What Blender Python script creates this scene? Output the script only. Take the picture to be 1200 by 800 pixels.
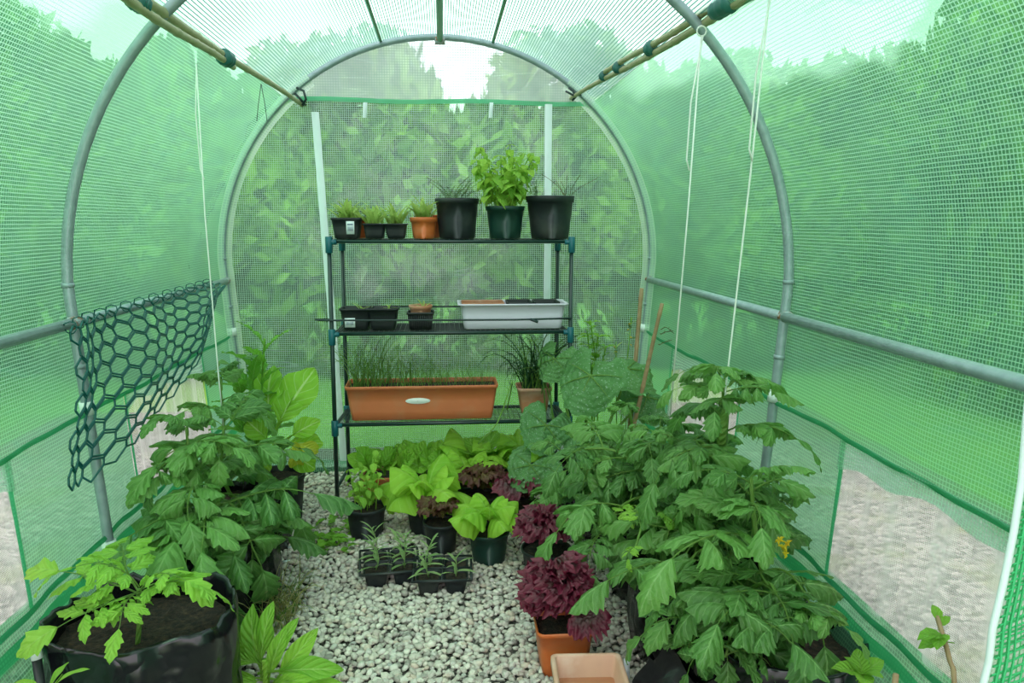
import bpy, math, random
import numpy as np
from mathutils import Vector, Matrix, Euler, noise
for o in list(bpy.data.objects): bpy.data.objects.remove(o)
S = bpy.context.scene
C = S.collection
PI = math.pi
# ------------------------------------------------------------------ camera (measured from the tunnel's hoops and rails)
FPX, YAW, PIT, ROLL = 914.08, .0893, .1521, .0024
CAM = Vector((-.0013, 0, 1.1958))
def ray(px, py):
    u = (px-600)/FPX; v = (py-400)/FPX
    c, s = math.cos(ROLL), math.sin(ROLL); u, v = u*c+v*s, -u*s+v*c
    c, s = math.cos(PIT), math.sin(PIT); b = c-v*s; z = -s-v*c
    c, s = math.cos(YAW), math.sin(YAW)
    return Vector((u*c+b*s, -u*s+b*c, z))
def at(px, py, Y=None, z=None, x=None):
    r = ray(px, py)
    t = (Y-CAM.y)/r.y if Y is not None else (z-CAM.z)/r.z if z is not None else (x-CAM.x)/r.x
    return CAM + r*t
cd = bpy.data.cameras.new('camera'); cam = bpy.data.objects.new('camera', cd); C.objects.link(cam)
cd.sensor_width = 36; cd.lens = FPX/1200*36; cd.clip_start = .02; cd.clip_end = 200
r0 = ray(600, 400); xa = (ray(1600, 400)-r0).normalized(); ya = (r0-ray(600, 1400)).normalized(); za = xa.cross(ya)
cam.matrix_world = Matrix(((xa.x, ya.x, za.x, CAM.x), (xa.y, ya.y, za.y, CAM.y), (xa.z, ya.z, za.z, CAM.z), (0, 0, 0, 1)))
S.camera = cam
# ------------------------------------------------------------------ sky, sun, exposure
w = bpy.data.worlds.new('overcast_sky'); S.world = w; w.use_nodes = True
nt = w.node_tree; bg = nt.nodes['Background']
tc = nt.nodes.new('ShaderNodeTexCoord'); mp = nt.nodes.new('ShaderNodeMapping'); mp.inputs['Scale'].default_value = (1, 1, 2.6)
nz = nt.nodes.new('ShaderNodeTexNoise'); nz.inputs['Scale'].default_value = 2.2; nz.inputs['Detail'].default_value = 5
cr = nt.nodes.new('ShaderNodeValToRGB')
cr.color_ramp.elements[0].position = .3; cr.color_ramp.elements[0].color = (.86, .82, .93, 1)
cr.color_ramp.elements[1].position = .65; cr.color_ramp.elements[1].color = (1.0, .92, .975, 1)
nt.links.new(tc.outputs['Generated'], mp.inputs[0]); nt.links.new(mp.outputs[0], nz.inputs['Vector'])
nt.links.new(nz.outputs['Fac'], cr.inputs[0]); nt.links.new(cr.outputs[0], bg.inputs[0])
bg.inputs[1].default_value = 1.55
sl = bpy.data.lights.new('sun', 'SUN'); sl.energy = 1.6; sl.angle = math.radians(35); sl.color = (1, .90, .90)
so = bpy.data.objects.new('sun', sl); C.objects.link(so); so.rotation_euler = (math.radians(32), math.radians(-18), 0)
S.view_settings.view_transform = 'Standard'; S.view_settings.look = 'None'
S.view_settings.exposure = .98; S.view_settings.gamma = 1; S.view_settings.use_curve_mapping = False
try:
    S.cycles.transparent_max_bounces = 24; S.cycles.max_bounces = 10; S.cycles.transmission_bounces = 8; S.cycles.diffuse_bounces = 5
except Exception: pass
# ------------------------------------------------------------------ helpers
class MB:
    def __init__(s): s.V = []; s.F = []; s.U = []; s.M = []
    def add(s, V, F, U=None, m=0):
        b = len(s.V); s.V += [tuple(v) for v in V]; s.U += ([tuple(u) for u in U] if U is not None else [(.5, .5)]*len(V))
        s.F += [tuple(i+b for i in f) for f in F]; s.M += [m]*len(F); return s
    def grid(s, P, U=None, m=0, close=False, flip=False):       # P[i][j] points
        n = len(P); k = len(P[0]); F = []
        for i in range(n-1):
            for j in range(k if close else k-1):
                j2 = (j+1) % k; f = (i*k+j, i*k+j2, (i+1)*k+j2, (i+1)*k+j); F.append(f[::-1] if flip else f)
        return s.add([p for r in P for p in r], F, [u for r in U for u in r] if U else None, m)
    def box(s, c, h, m=0, rz=0):
        R = Matrix.Rotation(rz, 3, 'Z'); V = [Vector(c)+R @ Vector((x*h[0], y*h[1], z*h[2])) for x in (-1, 1) for y in (-1, 1) for z in (-1, 1)]
        return s.add(V, [(0, 1, 3, 2), (4, 6, 7, 5), (0, 4, 5, 1), (2, 3, 7, 6), (0, 2, 6, 4), (1, 5, 7, 3)], None, m)
    def tube(s, pts, r, n=6, m=0, cap=True):
        pts = [Vector(p) for p in pts]; k = len(pts); rr = r if isinstance(r, (list, tuple)) else [r]*k
        P = []; U = []; pn = None
        for i in range(k):
            d = (pts[min(i+1, k-1)]-pts[max(i-1, 0)]).normalized()
            if pn is None: pn = d.orthogonal().normalized()
            pn = (pn-d*pn.dot(d)).normalized(); q = d.cross(pn)
            P.append([pts[i]+(pn*math.cos(a)+q*math.sin(a))*rr[i] for a in [2*PI*j/n for j in range(n)]])
            U.append([(j/n, i/(k-1)) for j in range(n)])
        b = len(s.V); s.grid(P, U, m, close=True)
        if cap: s.F += [tuple(b+j for j in range(n))[::-1], tuple(b+(k-1)*n+j for j in range(n))]; s.M += [m]*2
        return s
    def mesh(s, name, mats, smooth=True):
        me = bpy.data.meshes.new(name); me.from_pydata(s.V, [], s.F)
        uv = me.uv_layers.new(name='UVMap'); li = np.empty(len(me.loops), dtype=np.int32); me.loops.foreach_get('vertex_index', li)
        uv.data.foreach_set('uv', np.array(s.U, dtype=np.float32)[li].ravel())
        for mt in (mats if isinstance(mats, (list, tuple)) else [mats]): me.materials.append(mt)
        if any(s.M): me.polygons.foreach_set('material_index', s.M)
        if smooth: me.polygons.foreach_set('use_smooth', [True]*len(me.polygons))
        me.update(); return me
    def build(s, name, mats, parent=None, smooth=True):
        return link(name, s.mesh(name, mats, smooth), parent)
def link(name, me, parent=None, M=None):
    o = bpy.data.objects.new(name, me); C.objects.link(o)
    if parent is not None:
        o.parent = parent
        o.matrix_local = Matrix.Translation(-Vector(parent.get('org', (0, 0, 0)))) @ (M if M is not None else Matrix.Identity(4))
        o['org'] = (0, 0, 0)
    elif M is not None: o.matrix_world = M
    return o
def sub(name, me, parent):               # sub-part in the same local space as its part
    o = bpy.data.objects.new(name, me); C.objects.link(o); o.parent = parent; return o
def tag(o, label, cat, group=None, kind=None):
    o['label'] = label; o['category'] = cat
    if group: o['group'] = group
    if kind: o['kind'] = kind
    return o
def thing(name, loc, label, cat, group=None):
    o = bpy.data.objects.new(name, None); C.objects.link(o); o.location = loc; o['org'] = tuple(loc); o.empty_display_size = .05
    return tag(o, label, cat, group)
def struct(o): o['kind'] = 'structure'; return o
R = random.Random(7)
U_ = R.uniform
# ------------------------------------------------------------------ materials
class N:
    def __init__(s, name):
        s.m = bpy.data.materials.new(name); s.m.use_nodes = True; s.t = s.m.node_tree; s.t.nodes.clear()
        s.out = s.t.nodes.new('ShaderNodeOutputMaterial')
    def n(s, ty, **kw):
        x = s.t.nodes.new('ShaderNode'+ty)
        for k, v in kw.items():
            if hasattr(x, k): setattr(x, k, v)
            else: s.i(x, k.replace('_', ' '), v)
        return x
    def i(s, x, k, v):
        t = x.inputs[k]
        if isinstance(v, bpy.types.NodeSocket): s.t.links.new(v, t)
        else: t.default_value = v if not isinstance(v, tuple) or len(v) != 3 or t.type != 'RGBA' else (*v, 1)
    def math(s, op, a, b=0., c=None):
        x = s.t.nodes.new('ShaderNodeMath'); x.operation = op; s.i(x, 0, a); s.i(x, 1, b)
        if c is not None: s.i(x, 2, c)
        return x.outputs[0]
    def mix(s, f, a, b):
        x = s.t.nodes.new('ShaderNodeMix'); x.data_type = 'RGBA'; s.i(x, 0, f); s.i(x, 6, a); s.i(x, 7, b); return x.outputs[2]
    def ramp(s, f, stops):
        x = s.t.nodes.new('ShaderNodeValToRGB'); e = x.color_ramp.elements
        while len(e) < len(stops): e.new(.5)
        for k, (p, c) in enumerate(stops): e[k].position = p; e[k].color = (*c, 1) if len(c) == 3 else c
        s.i(x, 0, f); return x.outputs[0]
    def noise(s, scale, detail=3, vec=None, rough=.55):
        x = s.n('TexNoise', Scale=scale, Detail=detail, Roughness=rough)
        if vec is None: vec = s.n('TexCoord').outputs['Object']
        s.i(x, 'Vector', vec); return x.outputs['Fac']
    def bump(s, h, st=.3, d=.01):
        return s.n('Bump', Strength=st, Distance=d, Height=h).outputs[0]
    def prin(s, **kw):
        x = s.t.nodes.new('ShaderNodeBsdfPrincipled')
        for k, v in kw.items(): s.i(x, k.replace('_', ' '), v)
        return x.outputs[0]
    def mixs(s, f, a, b):
        x = s.t.nodes.new('ShaderNodeMixShader'); s.i(x, 0, f); s.t.links.new(a, x.inputs[1]); s.t.links.new(b, x.inputs[2]); return x.outputs[0]
    def done(s, sh): s.t.links.new(sh, s.out.inputs[0]); return s.m
def plastic(name, col, rough=.4, var=.12, bump=.12, dirt=None):
    k = N(name); f = k.noise(14, 4); c2 = tuple(x*(1-var*2) for x in col); c = k.mix(f, c2, tuple(min(1, x*(1+var)) for x in col))
    if dirt: c = k.mix(k.ramp(k.noise(9, 5), [(.5, (0, 0, 0)), (.68, (.6, .6, .6))]), c, dirt)
    return k.done(k.prin(Base_Color=c, Roughness=rough, Normal=k.bump(k.noise(60, 3), bump, .003)))
def leafmat(name, col, col2=None, vein=(.45, .62, .25), vs=.5, nv=7, rough=.42, trans=.38, hue=.5, speck=None, tipc=None, sheen=.35, dk=.75):
    k = N(name); col2 = col2 or tuple(x*.6 for x in col)
    oi = k.n('ObjectInfo').outputs['Random']; uv = k.n('UVMap').outputs[0]
    sp = k.n('SeparateXYZ', Vector=uv); u = k.math('ABSOLUTE', k.math('SUBTRACT', sp.outputs[0], .5)); v = sp.outputs[1]
    pos = k.n('TexCoord').outputs['Object']
    f = k.math('ADD', k.math('MULTIPLY', oi, .65), k.math('MULTIPLY', k.noise(22, 3, pos), .45))
    c = k.mix(f, col2, col)
    # veins: midrib and forward-raked side veins
    mid = k.math('LESS_THAN', u, .03)
    side = k.math('SINE', k.math('MULTIPLY', k.math('SUBTRACT', v, k.math('MULTIPLY', u, .55)), nv*2*PI))
    sd = k.ramp(side, [(.93, (0, 0, 0)), (1, (.7, .7, .7))])
    vm = k.math('MULTIPLY', k.math('MAXIMUM', mid, sd), vs)
    c = k.mix(vm, c, vein)
    if tipc: c = k.mix(k.ramp(k.math('MAXIMUM', v, k.math('MULTIPLY', u, 1.9)), [(.6, (0, 0, 0)), (1, (1, 1, 1))]), c, tipc)
    if speck: c = k.mix(k.ramp(k.noise(38, 2, pos), [(.60, (0, 0, 0)), (.67, (.8, .8, .8))]), c, speck)
    h = k.math('ADD', k.math('MULTIPLY', side, -.6), k.math('MULTIPLY', k.noise(90, 2, pos), .8))
    nm = k.bump(h, .55, .005)
    p = k.prin(Base_Color=c, Roughness=rough, Normal=nm, Specular_IOR_Level=sheen)
    t = k.n('BsdfTranslucent', Normal=nm); k.i(t, 'Color', k.mix(.35, c, tuple(min(1, x*1.7) for x in col)))
    return k.done(k.mixs(trans, p, t.outputs[0]))
def film(name, tcol, dcol, haze, thread, tt=.15, pitch=.009, tw=.24, gl=.06, twu=None, blur=0., streak=0., rb=.30):
    k = N(name); uv = k.n('UVMap').outputs[0]; sp = k.n('SeparateXYZ', Vector=uv)
    def line(c, t_):
        a = k.math('FRACT', k.math('DIVIDE', c, pitch)); return k.math('LESS_THAN', a, t_)
    th = k.math('MAXIMUM', line(sp.outputs[0], tw if twu is None else twu), line(sp.outputs[1], tw))
    mo = k.noise(3.5, 4, uv)
    hz = k.math('MULTIPLY', haze, k.math('MULTIPLY_ADD', mo, 1.1, .45))
    # highlights along creases, put into the haze as pale streaks
    cr_ = k.n('TexNoise', Scale=1.1, Detail=1.0); mpp = k.n('Mapping'); k.i(mpp, 0, uv); mpp.inputs['Rotation'].default_value = (0, 0, .7); mpp.inputs['Scale'].default_value = (1, 7, 1); k.i(cr_, 'Vector', mpp.outputs[0])
    cz = k.ramp(k.math('ABSOLUTE', k.math('SUBTRACT', cr_.outputs['Fac'], .5)), [(0, (1, 1, 1)), (.012, (0, 0, 0))])
    hz = k.math('ADD', hz, k.math('MULTIPLY', k.math('MULTIPLY', cz, k.ramp(k.noise(3, 2, uv), [(.48, (0, 0, 0)), (.62, (1, 1, 1))])), .22))
    nm = k.bump(k.noise(4, 4, uv), .5, .02)
    if streak:
        sm = k.n('Mapping'); k.i(sm, 0, uv); sm.inputs['Scale'].default_value = (26, 1.2, 1)
        hz = k.math('MULTIPLY', hz, k.math('MULTIPLY_ADD', k.ramp(k.noise(1, 3, sm.outputs[0]), [(.4, (0, 0, 0)), (.7, (1, 1, 1))]), streak, .5))
    tr = k.n('BsdfTransparent', Color=tcol); tl = k.n('BsdfTranslucent', Color=dcol, Normal=nm)
    df = k.n('BsdfDiffuse', Color=dcol, Normal=nm)
    clear = tr.outputs[0]
    if blur: rf = k.n('BsdfRefraction', Color=tcol, Roughness=rb, IOR=1.03); clear = k.mixs(blur, clear, rf.outputs[0])
    body = k.mixs(hz, clear, k.mixs(.3, tl.outputs[0], df.outputs[0]))
    tr2 = k.n('BsdfTransparent', Color=thread); tl2 = k.n('BsdfTranslucent', Color=thread); df2 = k.n('BsdfDiffuse', Color=thread)
    thr = k.mixs(tt, k.mixs(.45, tl2.outputs[0], df2.outputs[0]), tr2.outputs[0])
    g = k.n('BsdfGlossy', Color=(1, 1, 1), Roughness=.28, Normal=nm)
    return k.done(k.mixs(gl, k.mixs(th, body, thr), g.outputs[0]))
M = {}
M['film'] = film('green_tunnel_film', (.46, .84, .56), (.11, .46, .27), .32, (.34, .74, .48), blur=.45)
M['film_roof'] = film('backlit_roof_film', (.82, .95, .89), (.54, .86, .73), .50, (.08, .26, .18), tt=.08, tw=.36, twu=.12, pitch=.0105)  # same sheet as the walls; threads coloured dark as if backlit by sky
M['film_end'] = film('end_film', (.46, .76, .52), (.42, .74, .56), .05, (.36, .62, .48), tw=.21, pitch=.0095, tt=.1, blur=.45, rb=.12)
M['film_arch'] = film('arch_film', (.86, .97, .93), (.74, .95, .87), .50, (.34, .50, .44), tw=.2, pitch=.0115, tt=.2, blur=.6, rb=.2)
M['pale_film'] = film('pale_overlap_film', (.72, .93, .82), (.50, .80, .66), .4, (.42, .72, .56))
M['hem'] = film('green_hem', (.15, .6, .3), (.12, .62, .32), .75, (.08, .50, .25), tw=.35)
M['hem_dark'] = film('dark_green_hem', (.08, .4, .2), (.08, .46, .24), .6, (.05, .36, .18), tw=.35)
M['white_film'] = film('sleeve_film', (.95, 1, .97), (.80, .97, .88), .6, (.72, .86, .70), tw=.22, pitch=.012)
M['net_window'] = film('window_net', (.88, .92, .90), (.80, .86, .82), .24, (.86, .9, .88), tt=.3, pitch=.004, tw=.25, gl=.03, streak=2.2)
M['strap'] = plastic('white_strap', (.80, .86, .90), .5, .04)
k = N('galvanised'); M['steel'] = k.done(k.prin(Base_Color=k.mix(k.noise(30, 4), (.20, .26, .29), (.40, .47, .50)), Metallic=.35, Roughness=.42, Normal=k.bump(k.noise(90, 2), .15, .002)))
k = N('rusty_joint'); M['rust'] = k.done(k.prin(Base_Color=k.mix(k.ramp(k.noise(60, 4), [(.42, (0, 0, 0)), (.6, (1, 1, 1))]), (.36, .42, .45), (.24, .11, .05)), Metallic=.2, Roughness=.6))
M['green_tube'] = plastic('green_tape', (.06, .26, .12), .45)
M['clip'] = plastic('white_clip', (.80, .84, .84), .35, .04)
M['black'] = plastic('black_pot_plastic', (.010, .014, .018), .52, .2, .1, (.05, .05, .045))
M['dkgreen'] = plastic('dark_green_pot_plastic', (.004, .034, .026), .45, .15, .1)
M['orange'] = plastic('orange_pot_plastic', (.62, .135, .032), .42, .1, .1, (.50, .18, .08))
M['terra'] = plastic('trough_plastic', (.58, .155, .060), .5, .07, .06, (.52, .20, .10))
M['clay'] = plastic('clay_pot', (.50, .20, .105), .7, .12, .15, (.62, .42, .33))
M['pale_clay'] = plastic('pale_clay_pot', (.66, .36, .26), .7, .1, .2, (.78, .60, .52))
M['lilac'] = plastic('lilac_trough', (.70, .64, .78), .35, .05, .04)
M['frame'] = plastic('shelf_tube', (.008, .030, .028), .3, .15, .05)
M['teal'] = plastic('teal_connector', (.008, .115, .150), .35, .1, .05)
M['shelfwire'] = plastic('shelf_mesh', (.035, .045, .050), .4, .15, .05)
M['label'] = plastic('paper_label', (.78, .82, .86), .5, .03)
M['ink'] = plastic('printed_ink', (.18, .24, .34), .6, .03)
M['cord'] = plastic('white_twine', (.84, .85, .82), .7, .05)
M['netting'] = plastic('green_netting', (.004, .095, .090), .38, .1, .05)
M['tie'] = plastic('dark_tie', (.01, .03, .03), .4)
M['tape'] = plastic('green_wrap_tape', (.02, .14, .12), .4)
M['silver'] = plastic('silver_plaque', (.72, .74, .72), .3, .1)
k = N('bamboo'); uv = k.n('UVMap').outputs[0]; sp = k.n('SeparateXYZ', Vector=uv)
M['bamboo'] = k.done(k.prin(Base_Color=k.mix(k.noise(25, 5), (.20, .20, .09), (.50, .46, .26)), Roughness=.5))
k = N('brown_bamboo'); M['bamboo2'] = k.done(k.prin(Base_Color=k.mix(k.noise(30, 5), (.16, .09, .045), (.50, .33, .18)), Roughness=.6))
k = N('compost'); f = k.noise(70, 6)
M['soil'] = k.done(k.prin(Base_Color=k.ramp(f, [(.35, (.008, .005, .004)), (.6, (.045, .026, .017)), (.75, (.11, .065, .035))]), Roughness=.95, Normal=k.bump(k.noise(160, 5), 1, .012)))
k = N('bag_plastic')
M['bag'] = k.done(k.prin(Base_Color=k.mix(k.noise(8, 4), (.003, .003, .005), (.009, .010, .013)), Roughness=.22, Specular_IOR_Level=.55, Normal=k.bump(k.math('ABSOLUTE', k.math('SUBTRACT', k.noise(5, 3, None, .5), .5)), .6, .06)))
k = N('gravel_stone'); geo = k.n('NewGeometry').outputs['Random Per Island']; oi = k.n('ObjectInfo').outputs['Random']
rr = k.math('FRACT', k.math('ADD', geo, k.math('MULTIPLY', oi, 7.13)))
c = k.ramp(rr, [(0, (.26, .23, .21)), (.15, (.50, .44, .39)), (.42, (.68, .60, .53)), (.62, (.56, .51, .48)), (.8, (.78, .70, .62)), (.93, (.60, .46, .38)), (1, (.36, .35, .35))])
c = k.mix(k.math('MULTIPLY', k.noise(90, 4), .3), c, (.30, .26, .23))
M['stone'] = k.done(k.prin(Base_Color=c, Roughness=.75, Normal=k.bump(k.noise(220, 3), .4, .003)))
k = N('floor_grit'); M['grit'] = k.done(k.prin(Base_Color=k.ramp(k.noise(120, 5), [(.4, (.06, .055, .05)), (.65, (.24, .22, .19))]), Roughness=.9, Normal=k.bump(k.noise(150, 3), .8, .01)))
k = N('lawn_grass'); f = k.noise(6, 6); f2 = k.noise(80, 3)
M['lawn'] = k.done(k.prin(Base_Color=k.mix(f2, k.ramp(f, [(.3, (.06, .19, .02)), (.7, (.15, .33, .04))]), (.13, .29, .03)), Roughness=.85))
k = N('outside_gravel'); vo = k.n('TexVoronoi', Scale=45.); k.i(vo, 'Vector', k.n('TexCoord').outputs['Object']); vc = k.n('SeparateXYZ', Vector=vo.outputs['Color']).outputs[0]; vc = k.ramp(vc, [(0, (.13, .12, .11)), (1, (.50, .46, .42))])
M['path'] = k.done(k.prin(Base_Color=k.mix(k.ramp(k.noise(3, 5), [(.5, (0, 0, 0)), (.66, (.6, .6, .6))]), vc, (.22, .26, .07)), Roughness=.9, Normal=k.bump(vo.outputs['Distance'], .8, .01)))
def hedgemat(name, a, b):
    k = N(name); g = k.n('NewGeometry').outputs['Random Per Island']; f = k.math('ADD', k.math('MULTIPLY', g, .45), k.math('MULTIPLY', k.ramp(k.noise(1.7, 3), [(.38, (0, 0, 0)), (.62, (1, 1, 1))]), .55))
    c = k.mix(f, a, b); p = k.prin(Base_Color=c, Roughness=.55); t = k.n('BsdfTranslucent', Color=c)
    return k.done(k.mixs(.35, p, t.outputs[0]))
M['hedge'] = hedgemat('hedge_leaves', (.004, .030, .010), (.33, .57, .05))
M['hedge2'] = hedgemat('hazed_tree_leaves', (.20, .33, .23), (.44, .60, .44))  # distance haze put into the leaf colour, so it is paler
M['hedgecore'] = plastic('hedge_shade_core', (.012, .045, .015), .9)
M['bark'] = plastic('bark', (.10, .07, .045), .8)
LM = {}
LM['tomato'] = leafmat('tomato_leaf', (.19, .40, .085), (.035, .125, .028), vein=(.34, .55, .20), vs=.55, nv=4, rough=.38, sheen=.5)
LM['tomato_young'] = leafmat('young_tomato_leaf', (.36, .64, .08), (.20, .46, .05), vein=(.42, .64, .18), vs=.4, nv=4)
LM['tomato_stem'] = leafmat('tomato_stem', (.26, .44, .10), (.17, .32, .06), vs=0)
LM['basil'] = leafmat('basil_leaf', (.44, .70, .09), (.18, .44, .045), vs=.35)
LM['lettuce'] = leafmat('butter_lettuce', (.42, .68, .07), (.24, .53, .035), vein=(.60, .78, .25), vs=.35, nv=5, trans=.45)
LM['chard'] = leafmat('chard_leaf', (.36, .62, .05), (.16, .42, .03), vein=(.70, .80, .38), vs=.7, nv=6, trans=.45)
LM['yellow'] = leafmat('yellowing_leaf', (.75, .66, .05), (.55, .60, .06), vein=(.8, .8, .4), vs=.4)
LM['mustard'] = leafmat('mustard_leaf', (.20, .46, .05), (.09, .28, .03), vs=.4)
LM['radish'] = leafmat('radish_leaf', (.33, .60, .06), (.17, .42, .035), vein=(.55, .75, .25), vs=.45)
LM['red'] = leafmat('red_lettuce', (.10, .014, .022), (.022, .008, .009), vein=(.16, .10, .05), vs=.2, trans=.3, rough=.33, tipc=(.22, .012, .050), sheen=.9)
LM['redgreen'] = leafmat('red_green_lettuce', (.19, .16, .035), (.09, .05, .02), vein=(.30, .34, .09), vs=.4, trans=.35, tipc=(.12, .025, .03), sheen=.5)
LM['squash'] = leafmat('squash_leaf', (.15, .33, .10), (.08, .22, .075), vein=(.34, .50, .22), vs=0, speck=(.42, .55, .42))
LM['grass'] = leafmat('chive_blade', (.28, .48, .10), (.09, .25, .04), vs=0)
LM['dkgrass'] = leafmat('dark_onion_blade', (.05, .15, .055), (.02, .08, .03), vs=0)
LM['dry'] = leafmat('dry_grass', (.60, .52, .24), (.34, .36, .10), vs=0)
LM['seedling'] = leafmat('pale_seedling_leaf', (.52, .66, .18), (.28, .50, .10), vs=.2)
LM['sage'] = leafmat('grey_green_leaf', (.44, .56, .25), (.22, .40, .13), vs=.25)
LM['thyme'] = leafmat('thyme_leaf', (.16, .26, .09), (.07, .15, .05), vs=0)
LM['weed'] = leafmat('weed_leaf', (.28, .55, .06), (.14, .36, .03), vs=.3)
LM['flower'] = leafmat('yellow_flower', (.85, .70, .03), (.8, .5, .02), vs=0)
LM['drybrown'] = leafmat('dry_seedhead', (.20, .13, .06), (.10, .07, .04), vs=0)

# ------------------------------------------------------------------ tunnel frame profile
Wd, HC, INS = .9963, 1.0171, .0745
def prof(a, rad=Wd):                     # a = arc length from the apex, signed; returns (x, z)
    sg = -1 if a < 0 else 1; a = abs(a); q = Wd*PI/2
    if a <= q: t = a/Wd; return (sg*rad*math.sin(t), HC+rad*math.cos(t))
    d = a-q; f = d/HC; return (sg*(rad-INS*f), HC-d)
Q = Wd*PI/2
YB, YM, YN = 3.676, 2.176, .676
# floor, lawn, outside path
struct(MB().box((0, 1.9, -.03), (1.02, 2.2, .03)).build('floor', M['grit']))
lw = MB(); lw.grid([[(x, y, -.03-.0*x) for x in (-30, -10, -1.1, 1.1, 10, 30)] for y in (-12, 0, 4, 10, 40)]); struct(lw.build('lawn', M['lawn']))
pth = MB(); pth.box((1.75, 1.5, -.012), (.62, 3.5, .012)); pth.box((-1.75, 1.5, -.012), (.62, 3.5, .012)); struct(pth.build('gravel_path', M['path']))
floor = bpy.data.objects['floor']
# gravel: the stones that show largest are parts, the rest is one part
def stone_geo(rnd):
    t = (1+5**.5)/2; V = [(-1, t, 0), (1, t, 0), (-1, -t, 0), (1, -t, 0), (0, -1, t), (0, 1, t), (0, -1, -t), (0, 1, -t), (t, 0, -1), (t, 0, 1), (-t, 0, -1), (-t, 0, 1)]
    F = [(0, 11, 5), (0, 5, 1), (0, 1, 7), (0, 7, 10), (0, 10, 11), (1, 5, 9), (5, 11, 4), (11, 10, 2), (10, 7, 6), (7, 1, 8), (3, 9, 4), (3, 4, 2), (3, 2, 6), (3, 6, 8), (3, 8, 9), (4, 9, 5), (2, 4, 11), (6, 2, 10), (8, 6, 7), (9, 8, 1)]
    V = np.array(V)/1.9; V *= rnd.uniform(.72, 1.18, (12, 1)); V *= np.array([1, rnd.uniform(.62, .95), rnd.uniform(.45, .7)]); return V, np.array(F)
rn = np.random.RandomState(3)
base = [stone_geo(rn) for _ in range(14)]
stmesh = []
for V, F in base:
    b = MB(); b.add(V, F); stmesh.append(b.mesh('stone', M['stone'], False))
cand = []
sp_ = .0178
for y in np.arange(1.15, 3.67, sp_):
    for x in np.arange(-.93, .93, sp_):
        cand.append((x+rn.uniform(-.006, .006), y+rn.uniform(-.006, .006)))
for _ in range(2600): cand.append((rn.uniform(-.6, .6), rn.uniform(1.6, 3.6)))
cand = np.array(cand); n = len(cand)
near = (cand[:, 1] > 1.83) & (cand[:, 0] > -.46) & (cand[:, 0] < .24)
order = np.argsort(np.where(near, cand[:, 1], 99)); singles = set(order[:300].tolist())
sz = rn.uniform(.0095, .0165, n); zz = rn.uniform(-.002, .012, n)
AV = []; AF = []; off = 0
def rotm(rn):
    a, b, c = rn.uniform(-.5, .5), rn.uniform(-.5, .5), rn.uniform(0, 2*PI)
    ca, sa, cb, sb, cc, sc = math.cos(a), math.sin(a), math.cos(b), math.sin(b), math.cos(c), math.sin(c)
    return np.array([[cc, -sc, 0], [sc, cc, 0], [0, 0, 1]]) @ np.array([[cb, 0, sb], [0, 1, 0], [-sb, 0, cb]]) @ np.array([[1, 0, 0], [0, ca, -sa], [0, sa, ca]])
for i in range(n):
    q = rotm(rn); k_ = rn.randint(14)
    if i in singles:
        o = link('stone', stmesh[k_], floor, Matrix.Translation((cand[i, 0], cand[i, 1], zz[i]+.004)) @ Matrix(q.tolist()).to_4x4() @ Matrix.Scale(sz[i], 4))
    else:
        AV.append(base[k_][0] @ q.T*sz[i]+(cand[i, 0], cand[i, 1], zz[i]+.004)); AF.append(base[k_][1]+off); off += 12
me = bpy.data.meshes.new('gravel'); AV = np.concatenate(AV); AF = np.concatenate(AF)
me.vertices.add(len(AV)); me.vertices.foreach_set('co', AV.ravel()); me.loops.add(AF.size); me.loops.foreach_set('vertex_index', AF.ravel().astype(np.int32))
me.polygons.add(len(AF)); me.polygons.foreach_set('loop_start', np.arange(0, AF.size, 3, dtype=np.int32)); me.update(calc_edges=True); me.materials.append(M['stone'])
g_ = link('gravel', me, floor); g_['kind'] = 'stuff'

# ------------------------------------------------------------------ cover: walls, roof, end wall, windows
CR = Wd+.016
WIN = [(1.00, 1.78, .33, .66), (2.45, 3.23, .33, .66)]
def wr(y, a, s):                          # slow wrinkles of the sheet
    return .010*noise.noise(Vector((y*2.1, a*3, s*5)))+.006*noise.noise(Vector((y*9+a*5, a*2.5, s*9)))
def wall(side, name):
    a0 = Wd*math.radians(44); av = list(np.linspace(a0, Q, 14))+[Q+HC-z for z in (.97, .92, .87, .82, .77, .72, .66)]+[Q+HC-z for z in (.60, .54, .48, .42, .37, .33)]+[Q+HC-.28]
    ys = sorted(set([-.9, -.6, -.3, 0, .3, .6]+[round(v, 3) for v in np.arange(.7, 3.70, .06)]+[1.0, 1.78, 2.45, 3.23, 3.69]))
    P = []; U = []; V = []
    for a in av:
        z_ = prof(a)[1]
        rw = []; ru = []
        for y in ys:
            x, z = prof(side*a, CR+wr(y, a, side)*(1 if z_ > .35 else .3)); rw.append((x, y, z)); ru.append((y, a))
        P.append(rw); U.append(ru)
    for x, z in ((.925, .20), (.915, .12), (.910, .05), (.900, .004)):       # skirt folding in to the floor
        P.append([(side*(x+.004*math.sin(y*9+z*20)+.006*noise.noise(Vector((y*6, z*9, side)))), y, z) for y in ys]); U.append([(y, Q+HC-z) for y in ys])
    b = MB(); k = len(ys); F = []
    for i in range(len(P)-1):
        for j in range(k-1):
            yc = (ys[j]+ys[j+1])/2; zc = (P[i][0][2]+P[i+1][0][2])/2
            if any(w0 < yc < w1 and z0 < zc < z1 for w0, w1, z0, z1 in WIN): continue
            F.append((i*k+j, i*k+j+1, (i+1)*k+j+1, (i+1)*k+j))
    b.add([p for r in P for p in r], F, [u for r in U for u in r]); return struct(b.build(name, M['film']))
wl = wall(-1, 'wall_left'); wr_ = wall(1, 'wall_right')
b = MB(); aa = np.linspace(-Wd*math.radians(44), Wd*math.radians(44), 33); ys = [-.9, -.45, 0, .35]+list(np.arange(.68, 3.7, .1))+[3.69]
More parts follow.
